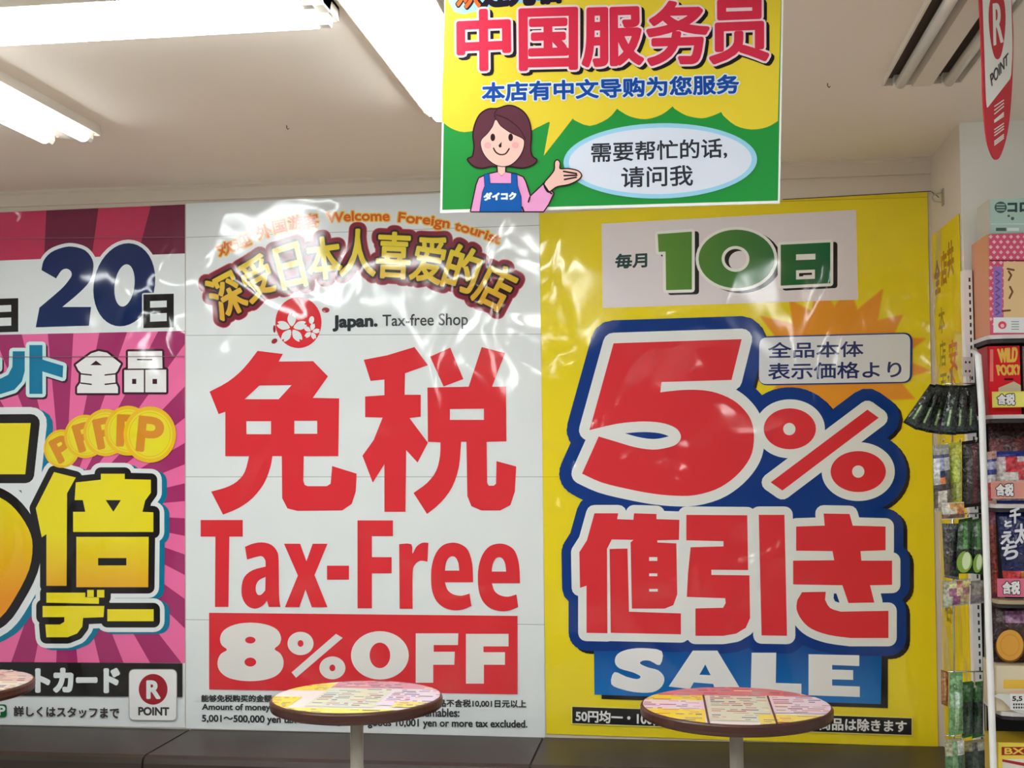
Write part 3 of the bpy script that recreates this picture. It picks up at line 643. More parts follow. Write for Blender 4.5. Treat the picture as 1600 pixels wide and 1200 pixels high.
# ================================================================== HANGING SIGN
def hanging_sign():
    Y = 2.0; m = on_depth(Y)
    base = m(955, 325, 0)
    r = thing('hanging_sign', 'large yellow and green sign hung from the ceiling with a drawn shop clerk', 'sign', base)
    win = [(696, -70), (1226, -102), (1218.5, 317.5), (687.5, 333)]
    YG = ink(220, 196, 54, False, k=1.08, rough=.4); WS = ink(222, 224, 220, False, rough=.4)
    sheet(r, m, win, WS, .004)
    A = Art(r, m); a = cr(680, 0, 2.857); t = cr(690, 0, 2.963); k = cr(730, 150, 6.316)
    I = lambda *c: ink(*c, False, k=1.08, rough=.4)
    A.add('background_print', I(34, 138, 58), [[(698, -68), (1223, -99), (1215.5, 313.5), (691, 328)]])
    cloud = a(smooth([(28, 540), (70, 572), (130, 590), (200, 576)], 3, False)+smooth([(300, 560), (400, 592), (450, 572), (505, 545)], 3, False)+[(512, 545), (485, 695), (615, 528)]+smooth([(618, 535), (690, 562), (770, 530), (812, 485)], 3, False)
              + smooth([(820, 492), (870, 520), (940, 532), (1010, 512), (1060, 475)], 3, False)+smooth([(1068, 485), (1120, 515), (1190, 528), (1240, 516), (1277, 500)], 3, False)+smooth([(1285, 515), (1340, 560), (1410, 578), (1480, 568), (1530, 540)], 3, False))
    cloud[0] = cloud[0]+[(1223, -99), (698, -68)]
    A.add('background_print', YG, cloud)
    A.add('top_lettering', I(150, 200, 226), [smooth([(712, -60), (850, -66), (878, -20), (850, -2), (780, 4), (712, 16)], 4)], 3)
    A.add('top_lettering', I(30, 24, 40), text('欢迎光临', (716, -42), (878, -48), (876, 3), (714, 14)), 3)
    A.add('top_lettering', I(220, 96, 36), text('欢', (716, -38), (752, -39), (750, 11), (714, 13)), 1.2)
    big = [('中', [(70, 48), (318, 40), (322, 322), (72, 334)]), ('国', [(358, 42), (630, 34), (630, 322), (360, 328)]), ('服', [(652, 38), (930, 30), (936, 300), (650, 312)]),
           ('务', [(948, 8), (1238, 2), (1240, 296), (950, 306)]), ('员', [(1240, 2), (1515, -5), (1515, 282), (1240, 298)])]
    B = merge(*[text(c_, *[tuple(np.array(p)+np.array(s_)*16) for p, s_ in zip(t(q)[0], ((.16, .16), (-.16, .16), (-.16, -.16), (.16, -.16)))]) for c_, q in big])
    A.add('headline_characters', I(26, 22, 24), B, 6.6, off=(5, 4)); A.add('headline_characters', I(226, 200, 206), B, 6.6); A.add('headline_characters', I(202, 44, 70), B, 3.3)
    bt = text('本店有中文导购为您服务', *a([(212, 372), (1352, 334), (1355, 416), (212, 454)])[0])
    A.add('subtitle_lettering', I(206, 220, 226), bt, 3.2); A.add('subtitle_lettering', I(18, 68, 150), bt, 1.15)
    A.add('speech_bubble', I(146, 200, 224), a(ell(1005, 719, 432, 168, 64, -.02))); A.add('speech_bubble', I(208, 214, 228), a(ell(1005, 719, 408, 148, 64, -.02)))
    A.add('speech_bubble', I(44, 46, 56), merge(text('需要帮忙的话,', *a([(698, 640), (1300, 618), (1302, 706), (698, 728)])[0]), text('请问我', *a([(832, 748), (1148, 738), (1150, 828), (832, 838)])[0])), .55)
    K = I(44, 18, 20); SK = I(228, 184, 172); PKS = I(222, 150, 196)
    hair = k(smooth([(10, 628), (58, 600), (75, 500), (65, 390), (82, 290), (130, 190), (210, 137), (300, 132), (400, 102), (480, 116), (560, 170), (610, 260), (628, 380), (620, 520), (640, 600), (684, 636), (640, 680), (560, 705), (480, 700), (420, 690), (300, 690), (240, 690), (150, 708), (70, 690)], 3))
    face = k(smooth([(285, 238), (330, 300), (430, 370), (545, 425), (562, 470), (545, 545), (500, 620), (430, 680), (355, 696), (285, 680), (215, 632), (162, 562), (138, 480), (150, 430), (205, 375), (255, 305)], 3))
    torso = k([(120, 815), (200, 778), (300, 756), (340, 795), (380, 756), (480, 775), (550, 805), (575, 850), (622, 1000), (765, 865), (850, 965), (800, 1070), (752, 1140), (40, 1140), (70, 1000), (95, 880)])
    hand = k(smooth([(765, 872), (820, 800), (866, 735), (870, 662), (892, 640), (914, 668), (914, 725), (1000, 726), (1090, 746), (1124, 788), (1090, 830), (1000, 872), (890, 892), (832, 930), (800, 945)], 3))
    A.add('clerk_figure', K, hair, 2.2)
    A.add('clerk_figure', I(88, 44, 58), hair)
    A.add('clerk_figure', K, k([(298, 660), (380, 660), (378, 760), (340, 796), (302, 760)]), 1.8)
    A.add('clerk_figure', K, torso, 2); A.add('clerk_figure', PKS, torso)
    A.add('clerk_figure', SK, k([(300, 660), (378, 660), (374, 760), (340, 790), (306, 760)]))
    A.add('clerk_figure', K, face, 1.2); A.add('clerk_figure', SK, face)
    zz = A.z
    for q in ((205, 490, 34, 32), (478, 490, 34, 32)): A.add('clerk_figure', I(226, 160, 160), k(ell(*q)), z=zz)
    for q in ((255, 412, 23, 37), (431, 412, 23, 37)): A.add('clerk_figure', K, k(ell(*q)), z=zz)
    A.add('clerk_figure', K, k([(342, 456), (310, 492), (322, 514), (340, 508)]), z=zz)
    A.line('clerk_figure', K, k(smooth([(262, 518), (285, 558), (330, 582), (382, 572), (416, 524)], 3, False))[0], 1.1, z=zz)
    A.z = zz+1
    A.line('clerk_figure', I(60, 26, 40), k(smooth([(290, 190), (400, 230), (520, 330), (575, 430)], 3, False))[0], .7); A.line('clerk_figure', I(60, 26, 40), k(smooth([(285, 238), (270, 180), (300, 135)], 3, False))[0], .7, z=A.z-1)
    A.add('clerk_figure', K, hand, 2); A.add('clerk_figure', SK, hand)
    for l in ([(952, 748), (1080, 770)], [(958, 790), (1084, 786)], [(962, 828), (1078, 806)], [(752, 868), (800, 940), (836, 968)], [(622, 1000), (606, 1050)], [(545, 1100), (560, 1140)]): A.line('clerk_figure', K, k(l)[0], 1.3, z=A.z)
    A.z += 1
    apron = k([(172, 780), (216, 775), (224, 870), (442, 872), (442, 772), (490, 780), (495, 890), (530, 1000), (535, 1140), (130, 1140), (155, 960), (180, 890)])
    A.add('clerk_figure', I(12, 52, 110), apron, 1.1); A.add('clerk_figure', I(10, 84, 162), apron)
    A.add('clerk_figure', I(222, 236, 240), text('ダイコク', *k([(170, 962), (482, 955), (482, 1024), (170, 1032)])[0]), 1.0)
    A.build()
    for x in (760, 1160):
        top = m(x, -84 if x < 900 else -98, 0)
        MB().tube([top+Vector((0, .002, -.012)), Vector((top.x, Y+.002, CEIL))], .0012, 6).obj('hanger_cord', M_WIRE, r)
        MB().box((top.x-.012, Y-.002, top.z-.018), (top.x+.012, Y+.006, top.z+.004)).obj('hanger_clip', M_WHITE, r)
hanging_sign()

# ================================================================== HANGING PENNANT (upper right)
def pennant():
    E0, E1 = at(1531, 125, 1, 1.98), at(1582, 125, 1, 2.20)
    NP = Vector((E1.y-E0.y, E0.x-E1.x, 0)).normalized(); E0.z = 0
    def m(x, y, lift):
        d = ray(x, y); k = E0.dot(NP)/d.dot(NP); return Vector((d.x*k, d.y*k, CAMZ+d.z*k))+NP*lift
    base = m(1557, 250, 0)
    r = thing('pennant', 'red and white pennant hanging edge-on from the ceiling at upper right', 'pennant', base)
    a = cr(1500, 0, 4.6154)
    out = smooth([(138, -230), (142, 0), (160, 400), (168, 700), (176, 830), (196, 1010), (232, 1120), (265, 1152), (300, 1108), (345, 950), (372, 700), (384, 400), (384, 200), (374, 0), (372, -230)], 3, False)
    Rm, Wm = ink(186, 48, 58, False), ink(226, 218, 210, False)
    pts = a(out)[0]
    V, T = region([pts]); n = len(V); mb = MB()
    mb.add([m(x, y, 0) for x, y in V], T); mb.add([m(x, y, -.002) for x, y in V], [t[::-1] for t in T])
    N = len(pts); mb.add([m(x, y, 0) for x, y in pts]+[m(x, y, -.002) for x, y in pts], [(i, (i+1) % N, (i+1) % N+N, i+N) for i in range(N)])
    mb.obj('cloth', Rm, r)
    A = Art(r, m)
    A.add('print', Wm, a(smooth([(158, -228), (162, 0), (176, 400), (186, 700), (194, 775)], 3, False)+[(200, 775), (360, 570)]+smooth([(368, 540), (378, 350), (372, 100), (362, -228)], 3, False)))
    A.add('print', Rm, a(smooth([(222, -20), (205, 100), (215, 260), (240, 390), (266, 428), (295, 400), (318, 280), (328, 120), (312, -20), (268, -150)], 3)))
    A.add('print', Wm, text('R', *a([(238, 30), (300, 20), (308, 300), (244, 325)])[0]), 1.0)
    A.add('print', ink(60, 58, 60, False), text('POINT', *a([(215, 540), (345, 380), (345, 460), (228, 622)])[0]), .4)
    for q in ([(246, 768), (312, 722), (312, 790), (246, 850)], [(246, 868), (312, 812), (312, 850), (246, 890)], [(246, 935), (312, 890), (312, 950), (246, 1000)], [(246, 1020), (312, 970), (312, 1010), (246, 1060)]):
        x = a(q)[0]
        for j in range(3):
            A.line('print', Wm, [tuple(np.array(x[0])*(1-j/3)+np.array(x[3])*j/3), tuple(np.array(x[1])*(1-j/3)+np.array(x[2])*j/3)], .8, z=A.z)
    A.build()
    top = m(1555, -48, 0)
    MB().tube([top+Vector((0, 0, -.03)), Vector((top.x, top.y, CEIL))], .0015, 6).obj('hanger_cord', M_WIRE, r)
pennant()

# ================================================================== ROUND TABLES
def round_table(label, cxp, cyp, R, scheme):
    zt = CAMZ-.55; c = at(cxp, cyp, 2, zt)
    r = thing('round_table', label, 'table', (c.x, c.y, 0), 'round pedestal tables in front of the ledge')
    MB().lathe((c.x, c.y), [(R-.012, zt-.026), (R-.002, zt-.022), (R, zt-.016), (R, zt-.004), (R-.002, zt-.001), (R-.006, zt)], 72).obj('tabletop', M_RIM, r, smooth=False)
    MB().lathe((c.x, c.y), [(.0145, .02), (.0145, zt-.05)], 24).obj('pole', M_POLE, r, smooth=True)
    MB().lathe((c.x, c.y), [(.02, zt-.06), (.045, zt-.034), (.05, zt-.026)], 24).obj('top_flange', M_POLE, r)
    MB().lathe((c.x, c.y), [(.17, 0), (.17, .008), (.15, .016), (.03, .026), (.018, .04)], 48).obj('base_plate', M_POLE, r)
    # printed leaflets under the clear top
    def m(x, y, lift): return Vector((c.x+x, c.y-y, zt+lift))
    circ = ell(0, 0, R-.006, R-.006, 64)
    A = Art(r, m)
    P = lambda *c_: ink(*c_, False, rough=.25)
    def blk(x0, y0, x1, y1, col, z):
        p = clip(quad(x0*R, y0*R, x1*R, y1*R), circ)
        if len(p) > 2: A.add('leaflet_print', P(*col), [p], z=z)
    A.add('leaflet_print', P(214, 208, 206), [circ], z=1)
    rnd = random.Random(scheme+3)
    if scheme == 0: blocks = [(-.45, -1, 1, -.46, (196, 140, 152)), (-1, -.75, -.45, -.3, (226, 198, 70)), (-1, .1, -.62, 1, (230, 200, 50)), (-.45, -.46, .35, .62, (196, 202, 186)), (.35, -.46, 1, .5, (208, 196, 212)), (-.6, .72, 1, 1, (230, 208, 92)), (.55, .3, 1, .6, (226, 206, 110))]
    elif scheme == 1: blocks = [(-1, -1, 1, -.45, (198, 112, 122)), (-1, -.45, -.33, 1, (228, 196, 56)), (-1, -.18, -.3, .28, (218, 200, 212)), (-.3, -.45, .36, .82, (196, 200, 180)), (.36, -.45, 1, .4, (214, 200, 212)), (.2, .5, 1, 1, (226, 200, 90))]
    else: blocks = [(-1, -1, 1, -.2, (206, 176, 176)), (-1, -.2, 1, .4, (214, 206, 200)), (-1, .4, 1, 1, (206, 160, 160))]
    for k, (x0, y0, x1, y1, col) in enumerate(blocks): blk(x0, y0, x1, y1, col, 2+k*2)
    pal = [(120, 96, 110), (150, 70, 82), (90, 104, 140), (140, 146, 130), (196, 120, 130), (228, 214, 150)]
    for k, (x0, y0, x1, y1, col) in enumerate(blocks):         # rows of tiny unreadable print
        y = y0+.05
        while y < y1-.04:
            x = x0+.04
            while x < x1-.06:
                wd = rnd.uniform(.04, .2)
                if rnd.random() < .72: blk(x, y, min(x+wd, x1-.03), y+rnd.uniform(.018, .045), rnd.choice(pal), 3+k*2)
                x += wd+rnd.uniform(.02, .06)
            y += rnd.uniform(.075, .11)
    if scheme == 1:
        for a_, b_ in (((-.33, -.45), (-.3, .95)), ((.36, -.45), (.36, .93))): A.line('leaflet_print', P(70, 60, 56), [(a_[0]*R, a_[1]*R), (b_[0]*R, b_[1]*R)], .0022, z=16)
    A.build()
round_table('round pedestal table with printed top in front of the white poster', 557.5, 1088, .192, 0)
round_table('round pedestal table with printed top in front of the yellow poster', 1149.5, 1101, .203, 1)
round_table('round pedestal table at the left edge, only its right rim in the picture', -84, 1068, .200, 2)

# ================================================================== SHELF RACK ON THE RIGHT
YF, YB = 3.02, 3.205                            # front and back of the shelves
XL = at(1545, 528, 1, YF).x; XR = 1.75
rack = thing('display_rack', 'white snack shelf rack at the right edge of the picture', 'rack', ((XL+XR)/2, YB, 0))
SHELF_ROWS = [523, 648, 788, 938, 1113]         # picture rows of the shelf fronts
SZ = [at(1560, y, 1, YF).z for y in SHELF_ROWS]
xb = RIGHT_X+.012
MB().box((xb, YB, .1), (XR, YB+.008, at(1560, 505, 1, YB).z)).obj('back_panel', M_DARK, rack)
ux0, ux1 = at(1506, 500, 1, YB-.02).x, at(1519.5, 500, 1, YB-.02).x
up = MB(); up.box((ux0, YB-.028, .0), (ux1, YB+.006, at(1512, 424, 1, YB).z)); up.obj('upright', M_WHITE, rack)
sl = MB(); zz = at(1512, 434, 1, YB-.028).z
while zz > .3:
    sl.box((ux0+.012, YB-.0285, zz-.010), (ux0+.016, YB-.0275, zz)); zz -= .0185
o = sl.obj('slots', M_SEAM, rack); o['label'] = 'column of dark slots in the upright'
for i, z in enumerate(SZ):
    t = .009
    q = [(XL, YF+.03), (XL+.006, YF+.008), (XL+.03, YF), (XR, YF), (XR, YB), (XL-.0, YB)]
    MB().prism([(x, y, z) for x, y in q], (0, 0, -t)).obj('shelf', [plain('grey_shelf_enamel', (196, 190, 188), .4) if i != 3 else plain('beige_shelf_edge', (168, 152, 120), .5)], rack)
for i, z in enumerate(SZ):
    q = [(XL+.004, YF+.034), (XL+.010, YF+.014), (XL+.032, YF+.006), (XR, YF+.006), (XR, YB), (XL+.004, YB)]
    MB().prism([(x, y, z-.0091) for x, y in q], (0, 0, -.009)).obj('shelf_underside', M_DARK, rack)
# white tubular side frame
MB().tube([at(1522, 548, 1, 3.04), at(1528, 556, 1, 3.0), at(1534, 640, 1, 2.99), at(1541, 860, 1, 2.985), at(1552, 1190, 1, 2.975), at(1553, 1260, 1, 2.975)], .0078, 12).obj('side_post', M_WHITE, rack, smooth=True)
MB().box((XL-.004, YB-.02, 0), (XL+.03, YF, .08)).obj('foot', M_WHITE, rack)

# ---- boxes standing on the rack's top shelf ----------------------
def carton(name, label, cat, x0, y0, x1, y1, Y, depth, side_mat, front_mat, art=None, group=None, floor=None):
    a, b = at(x0, y0, 1, Y), at(x1, y1, 1, Y)
    ax, bx, zt, zb = at(x0, (y0+y1)/2, 1, Y).x, b.x, a.z, (floor if floor is not None else at(x0, y1, 1, Y).z)
    r = thing(name, label, cat, ((ax+bx)/2, Y+depth/2, zb), group)
    bv = .002
    MB().box((ax, Y+.0004, zb), (bx, Y+depth, zt)).obj('carton_body', side_mat, r)
    A = Art(r, on_depth(Y)); A.mapf = lambda x, y, l: Vector((min(max(at(x, y, 1, Y).x, ax), bx), Y-l, min(max(at(x, y, 1, Y).z, zb), zt)))
    A.add('front_print', front_mat, [quad(x0, y0-30, x1+4, y1+30)], z=0)
    A.z = 1
    if art: art(A)
    A.build(); return r
IN = lambda *c: ink(*c, False, rough=.35)
TOP = [z+.0006 for z in SZ]
bagof = lambda r: [c for c in r.children if c.name.startswith('bag')][0]
def art_teal(A):
    A.add('front_print', IN(74, 92, 92), [ell(1563.5, 324, 9.6, 9)]); A.add('front_print', IN(168, 188, 180), [quad(1557, 319, 1570, 320.6), quad(1557, 323.2, 1570, 324.8), quad(1557, 327.5, 1570, 329)])
    A.add('front_print', IN(56, 74, 74), text('コロ', (1575, 318), (1608, 317), (1608, 330), (1575, 331)), 1.1)
    A.add('front_print', IN(80, 96, 92), [ell(1576, 337.5, 2, 2, 12), ell(1582, 341.5, 2.6, 2.6, 12), quad(1556, 356, 1572, 361)])
    A.add('front_print', IN(206, 220, 214), [quad(1574, 356, 1592, 361), quad(1548, 349.5, 1660, 350.5)])
carton('product_box', 'pale teal box standing on top of the pink patterned box', 'box', 1546, 311, 1662, 365.5, YF+.02, .12, IN(178, 176, 164), IN(164, 190, 180), art_teal)
def art_pink(A):
    z = A.z; k = 0
    for i in range(11):
        for j in range(19):
            x = 1548+i*10.6+(5.3 if j % 2 else 0); y = 370+j*8.2*.98
            if y > 508: continue
            if x > 1588 and y > 408: continue
            A.add('front_print', IN(236, 178, 190), [[(x, y-3.2), (x+3.2, y), (x, y+3.2), (x-3.2, y)]], z=z)
    A.z = z+1
    A.add('front_print', IN(150, 110, 176), [quad(1552, 416, 1566, 496)])
    for j in range(6): A.line('front_print', IN(96, 84, 150), [(1556, 424+j*12), (1562, 428+j*12), (1556, 432+j*12)], 1.1, z=A.z)
    A.z += 1
    A.add('front_print', IN(120, 44, 60), [quad(1546, 406, 1664, 408)]); A.add('front_print', IN(216, 184, 138), [quad(1568, 409, 1664, 496)])
    for l in ([(1576, 424), (1580, 430), (1576, 438)], [(1578, 448), (1582, 456), (1577, 466)], [(1566, 486), (1578, 485)], [(1574, 420), (1584, 422)]): A.line('front_print', IN(112, 70, 48), l, 1.5, z=A.z)
    A.z += 1
    A.add('front_print', IN(224, 224, 220), [quad(1552, 496, 1664, 520)]); A.add('front_print', IN(214, 70, 88), [ell(1566, 508, 6.5, 6)]); A.add('front_print', IN(236, 190, 196), [ell(1566, 509, 3, 3, 16)])
    for j in range(4): A.add('front_print', IN(120, 150, 140), [quad(1580, 502+j*4, 1592, 503.2+j*4)], z=A.z)
carton('product_box', 'pink box with a diamond pattern and beige picture panel on the top shelf', 'box', 1544.5, 366, 1662, 519.5, YF+.012, .16, IN(196, 134, 102), IN(206, 86, 116), art_pink, floor=TOP[0])
# ---- red box on the second shelf ---------------------------------
def art_red(A):
    YO = IN(226, 176, 80)
    A.add('front_print', IN(232, 120, 110), [quad(1547, 546, 1552, 596)])
    A.add('front_print', YO, text('WILD', (1559, 546), (1590, 543), (1588, 565), (1562, 566)), 1.1); A.add('front_print', YO, text('POCKY', (1557, 571), (1596, 570), (1594, 585), (1560, 586)), 1.0)
    A.add('front_print', IN(70, 20, 24), [quad(1569, 591, 1583, 594)]); A.add('front_print', IN(200, 190, 160), [[(1560, 606), (1584, 596), (1596, 602), (1596, 612), (1560, 612)]])
SHY = [at(1560, y, 1, YF).z for y in SHELF_ROWS]
def on_shelf_row(i): return SHELF_ROWS[i]
carton('snack_box', 'red snack box with jagged yellow lettering on the second shelf', 'box', 1544, 541, 1596, 640, YF+.03, .10, IN(150, 30, 36), IN(206, 34, 44), art_red, floor=TOP[1])
carton('snack_box', 'dark snack box right of the red box, at the picture edge', 'box', 1599, 541, 1640, 640, YF+.03, .10, IN(120, 100, 100), IN(180, 150, 150), floor=TOP[1])
# ---- price cards ------------------------------------------------
def price_card(label, x0, y0, x1, y1, Y, col, s, col2=None):
    a, b = at(x0, y0, 1, Y), at(x1, y1, 1, Y)
    r = thing('price_card', label, 'price card', ((a.x+b.x)/2, Y, b.z), 'price cards along the shelf edges')
    MB().box((a.x, Y, b.z), (b.x, Y+.0012, a.z)).obj('card', IN(*col), r)
    A = Art(r.children[0], on_depth(Y))
    if col2: A.add('print', IN(*col2), [quad(x0+2, y0+2, x1-1, y1-2)])
    h = y1-y0; q = [(x0+9, y0+h*.2), (x0+35, y0+h*.16), (x0+35, y1-h*.16), (x0+9, y1-h*.2)]
    if s:
        A.add('print', IN(56, 44, 60), text(s, *q), 2.2); A.add('print', IN(236, 236, 240), text(s, *q), .9)
    A.build(); return r
price_card('yellow price card with white characters below the red snack box', 1550, 612, 1612, 636, YF-.004, (222, 206, 90), '含税', (226, 214, 110))
price_card('pale red price card below the blue and red snack bags', 1548, 752, 1612, 779, YF-.004, (206, 150, 136), '含税', (204, 140, 128))
price_card('pink price card below the navy rice cracker bag', 1558, 904, 1620, 933, YF-.006, (206, 110, 136), '含税', (206, 104, 130))
def small_print_card():
    r = price_card('white price card with tiny black numerals on the lower shelf edge', 1578, 1084, 1622, 1110, YF-.006, (226, 226, 222), None)
    A = Art(r.children[0], on_depth(YF-.006)); A.z = 2
    A.add('numerals', IN(40, 40, 44), text('5,5', (1582, 1088), (1597, 1088), (1597, 1096), (1582, 1096)), .4)
    for j in range(2):
        for i in range(5): A.add('numerals', IN(60, 60, 64), [quad(1583+i*4, 1099+j*5, 1585.6+i*4, 1102+j*5)], z=3)
    A.build()
small_print_card()

# ---- soft packets -------------------------------------------------
def foil(c, gloss):                             # crinkled, busily printed film
    key = ('foil', c, gloss)
    if key not in _m:
        m, n, l, p = newmat('crinkled_film_%d_%d_%d' % c)
        tc = n.new('ShaderNodeTexCoord'); t = n.new('ShaderNodeTexNoise'); t.inputs['Scale'].default_value = 130; t.inputs['Detail'].default_value = 3
        l.new(tc.outputs['Object'], t.inputs[0])
        rp = n.new('ShaderNodeValToRGB'); l.new(t.outputs[0], rp.inputs[0])
        b = [lin(v)*1.15 for v in c]
        for e_, (pos, k) in zip((rp.color_ramp.elements[0], rp.color_ramp.elements[1]), ((.36, .6), (.66, 1.3))):
            e_.position = pos; e_.color = tuple(min(.85, v*k+(.02 if k > 1 else 0)) for v in b)+(1,)
        l.new(rp.outputs[0], p.inputs['Base Color'])
        w_ = n.new('ShaderNodeTexNoise'); w_.inputs['Scale'].default_value = 38; w_.inputs['Detail'].default_value = 2; w_.inputs['Distortion'].default_value = 1.2
        l.new(tc.outputs['Object'], w_.inputs[0])
        bp = n.new('ShaderNodeBump'); bp.inputs['Distance'].default_value = .006; l.new(w_.outputs[0], bp.inputs['Height']); l.new(bp.outputs[0], p.inputs['Normal'])
        p.inputs['Roughness'].default_value = gloss; p.inputs['Specular IOR Level'].default_value = .6
        _m[key] = m
    return _m[key]
def packet(name, label, cat, q, Y, thick, col, group=None, edge=None, dy=(0, 0, 0, 0), nu=14, nv=20, gloss=.22, floor=None):
    """pillow bag on four picture corners (TL,TR,BR,BL); dy moves each corner in depth; col(u,v) picks a colour"""
    P = [at(x, y, 1, Y+d) for (x, y), d in zip(q, dy)]
    if floor is not None: P[2].z = P[3].z = floor+.0004
    nrm = ((P[1]-P[0]).cross(P[3]-P[0])).normalized()
    if nrm.y > 0: nrm = -nrm
    r0 = (P[2]+P[3])/2
    r = thing(name, label, cat, r0, group)
    cols, F1, mi, V = [], [], [], []
    rnd = random.Random(hash((round(q[0][0]), round(q[0][1]))) & 255)
    ph = [rnd.uniform(0, 6) for _ in range(4)]
    for sgn in (1, -1):
        k0 = len(V)
        for j in range(nv+1):
            for i in range(nu+1):
                u, v = i/nu, j/nv
                p = (P[0]*(1-u)+P[1]*u)*(1-v)+(P[3]*(1-u)+P[2]*u)*v
                h = (max(0, math.sin(math.pi*u))**.6)*(max(0, math.sin(math.pi*min(1, max(0, (v-.07)/.86))))**.5)
                h *= 1+.16*math.sin(9*u+ph[0])*math.sin(7*v+ph[1])+.10*math.sin(17*v+ph[2])
                V.append(p+nrm*sgn*(thick/2*h+.0004))
        for j in range(nv):
            for i in range(nu):
                a = k0+j*(nu+1)+i; f = (a, a+nu+1, a+nu+2, a+1)
                F1.append(f if sgn > 0 else f[::-1])
                c_ = col((i+.5)/nu, (j+.5)/nv) if sgn > 0 else col(.5, .5)
                if c_ not in cols: cols.append(c_)
                mi.append(cols.index(c_))
    n = (nu+1)*(nv+1)
    brd = [i for i in range(nu+1)]+[j*(nu+1)+nu for j in range(1, nv+1)]+[nv*(nu+1)+i for i in range(nu-1, -1, -1)]+[j*(nu+1) for j in range(nv-1, 0, -1)]
    for a, b in zip(brd, brd[1:]+brd[:1]): F1.append((b, a, a+n, b+n)); mi.append(0)
    mats = [foil(c_, gloss) for c_ in cols]
    bag = mesh_obj('bag', V, F1, mats, r, mi, smooth=True)
    # crimped seals at both ends
    for v0, v1 in ((0, .05), (.95, 1)):
        mb = MB(); N = 14
        g = lambda u, v: (P[0]*(1-u)+P[1]*u)*(1-v)+(P[3]*(1-u)+P[2]*u)*v
        for s_ in (1, -1):
            mb.add([g(i/N, v)+nrm*(s_*.0006+.0012*(i % 2)) for v in (v0, v1) for i in range(N+1)], [(i, i+N+1, i+N+2, i+1)[::s_] for i in range(N)])
        mb.obj('seal', ink(*(edge or cols[0]), False, rough=gloss), bag)
    return r
def stripes(*spec):                             # ((v limit, colour or list of colours across), ...)
    def f(u, v):
        for lim, c_ in spec:
            if v <= lim:
                return c_[min(int(u*len(c_)), len(c_)-1)] if isinstance(c_, list) else c_
        c_ = spec[-1][1]; return c_[-1] if isinstance(c_, list) else c_
    return f
Gs = 'snack bags on the shelves at right'
dr = (96, 28, 32)
packet('snack_bag', 'dark red snack bag under the second shelf, behind the blue and red bags', 'snack bag', [(1544, 662), (1606, 658), (1606, 784), (1546, 784)], 3.14, .03,
       stripes((.2, (60, 30, 30)), (.45, [(110, 28, 34), (84, 26, 30), (120, 34, 36)]), (.7, [(176, 66, 40), (150, 50, 36)]), (1, (120, 40, 36))), Gs, floor=TOP[2])
packet('snack_bag', 'small blue, white and red snack bag at the left end of the third shelf', 'snack bag', [(1542, 706), (1557, 704), (1557, 776), (1543, 778)], 3.05, .02,
       stripes((.14, (190, 150, 140)), (.22, (36, 44, 120)), (.36, (170, 170, 200)), (.46, (40, 50, 130)), (.6, (190, 186, 184)), (1, [(176, 60, 60), (200, 190, 180)])), Gs, floor=TOP[2])
packet('snack_bag', 'white snack bag with bold red lettering on the third shelf', 'snack bag', [(1556, 706), (1620, 704), (1620, 778), (1557, 780)], 3.055, .03,
       stripes((.08, (40, 50, 130)), (.2, [(220, 180, 190), (206, 50, 60), (220, 190, 196), (206, 50, 60)]), (.42, [(214, 190, 190), (206, 40, 50), (206, 40, 50), (200, 44, 54), (224, 190, 190)]), (.55, [(206, 196, 190), (200, 60, 64)]), (1, (190, 180, 174))), Gs, floor=TOP[2])
r = packet('snack_bag', 'navy rice cracker bag with white brush characters on the fourth shelf', 'snack bag', [(1556, 792), (1640, 788), (1640, 934), (1570, 936)], 3.06, .05,
       stripes((.7, (18, 28, 88)), (.78, [(200, 56, 60), (206, 128, 60), (214, 140, 60)]), (.9, [(206, 140, 80), (216, 140, 60)]), (1, (80, 90, 140))), Gs, floor=TOP[3])
A = Art(bagof(r), on_depth(3.018)); A.z = 0
for s_, q in (('千', [(1578, 796), (1594, 793), (1594, 816), (1578, 818)]), ('と', [(1570, 814), (1580, 813), (1580, 822), (1570, 823)]), ('え', [(1564, 832), (1584, 829), (1584, 848), (1564, 850)]), ('ち', [(1566, 852), (1590, 849), (1590, 872), (1566, 875)]), ('太', [(1586, 820), (1606, 818), (1606, 848), (1586, 850)])):
    A.add('brush_characters', IN(206, 206, 214), text(s_, *q), 1.0, z=0)
A.build()
packet('snack_bag', 'slim red snack bag standing edge-out left of the navy bag', 'snack bag', [(1545, 800), (1555, 798), (1561, 930), (1549, 936)], 3.06, .012,
       stripes((.15, (120, 60, 80)), (.6, [(150, 66, 58), (130, 50, 46)]), (1, [(120, 44, 40), (170, 60, 50)])), Gs, floor=TOP[3])
# brown bag with golden round biscuits
r = packet('biscuit_bag', 'dark brown bag with golden round biscuits printed on it, fifth shelf', 'snack bag', [(1549, 946), (1640, 942), (1640, 1044), (1553, 1044)], 3.075, .04,
       stripes((.12, (60, 40, 40)), (.28, [(66, 44, 44), (140, 96, 130), (150, 110, 130), (80, 50, 54)]), (.95, (58, 36, 36)), (1, (110, 80, 60))), Gs, floor=at(1600, 1040, 1, YF+.012).z)
A = Art(bagof(r), on_depth(3.053)); A.z = 0
for x, y, rx, ry in ((1578, 1008, 21, 24), (1622, 986, 18, 18)):
    A.add('biscuit_print', IN(120, 76, 30), [ell(x, y+2, rx+1.5, ry+1)], z=A.z); A.add('biscuit_print', IN(206, 150, 66), [ell(x, y, rx, ry)], z=A.z+1); A.add('biscuit_print', IN(190, 134, 56), [ell(x, y, rx*.72, ry*.72), ell(x, y, rx*.66, ry*.66)], z=A.z+2)
A.build()
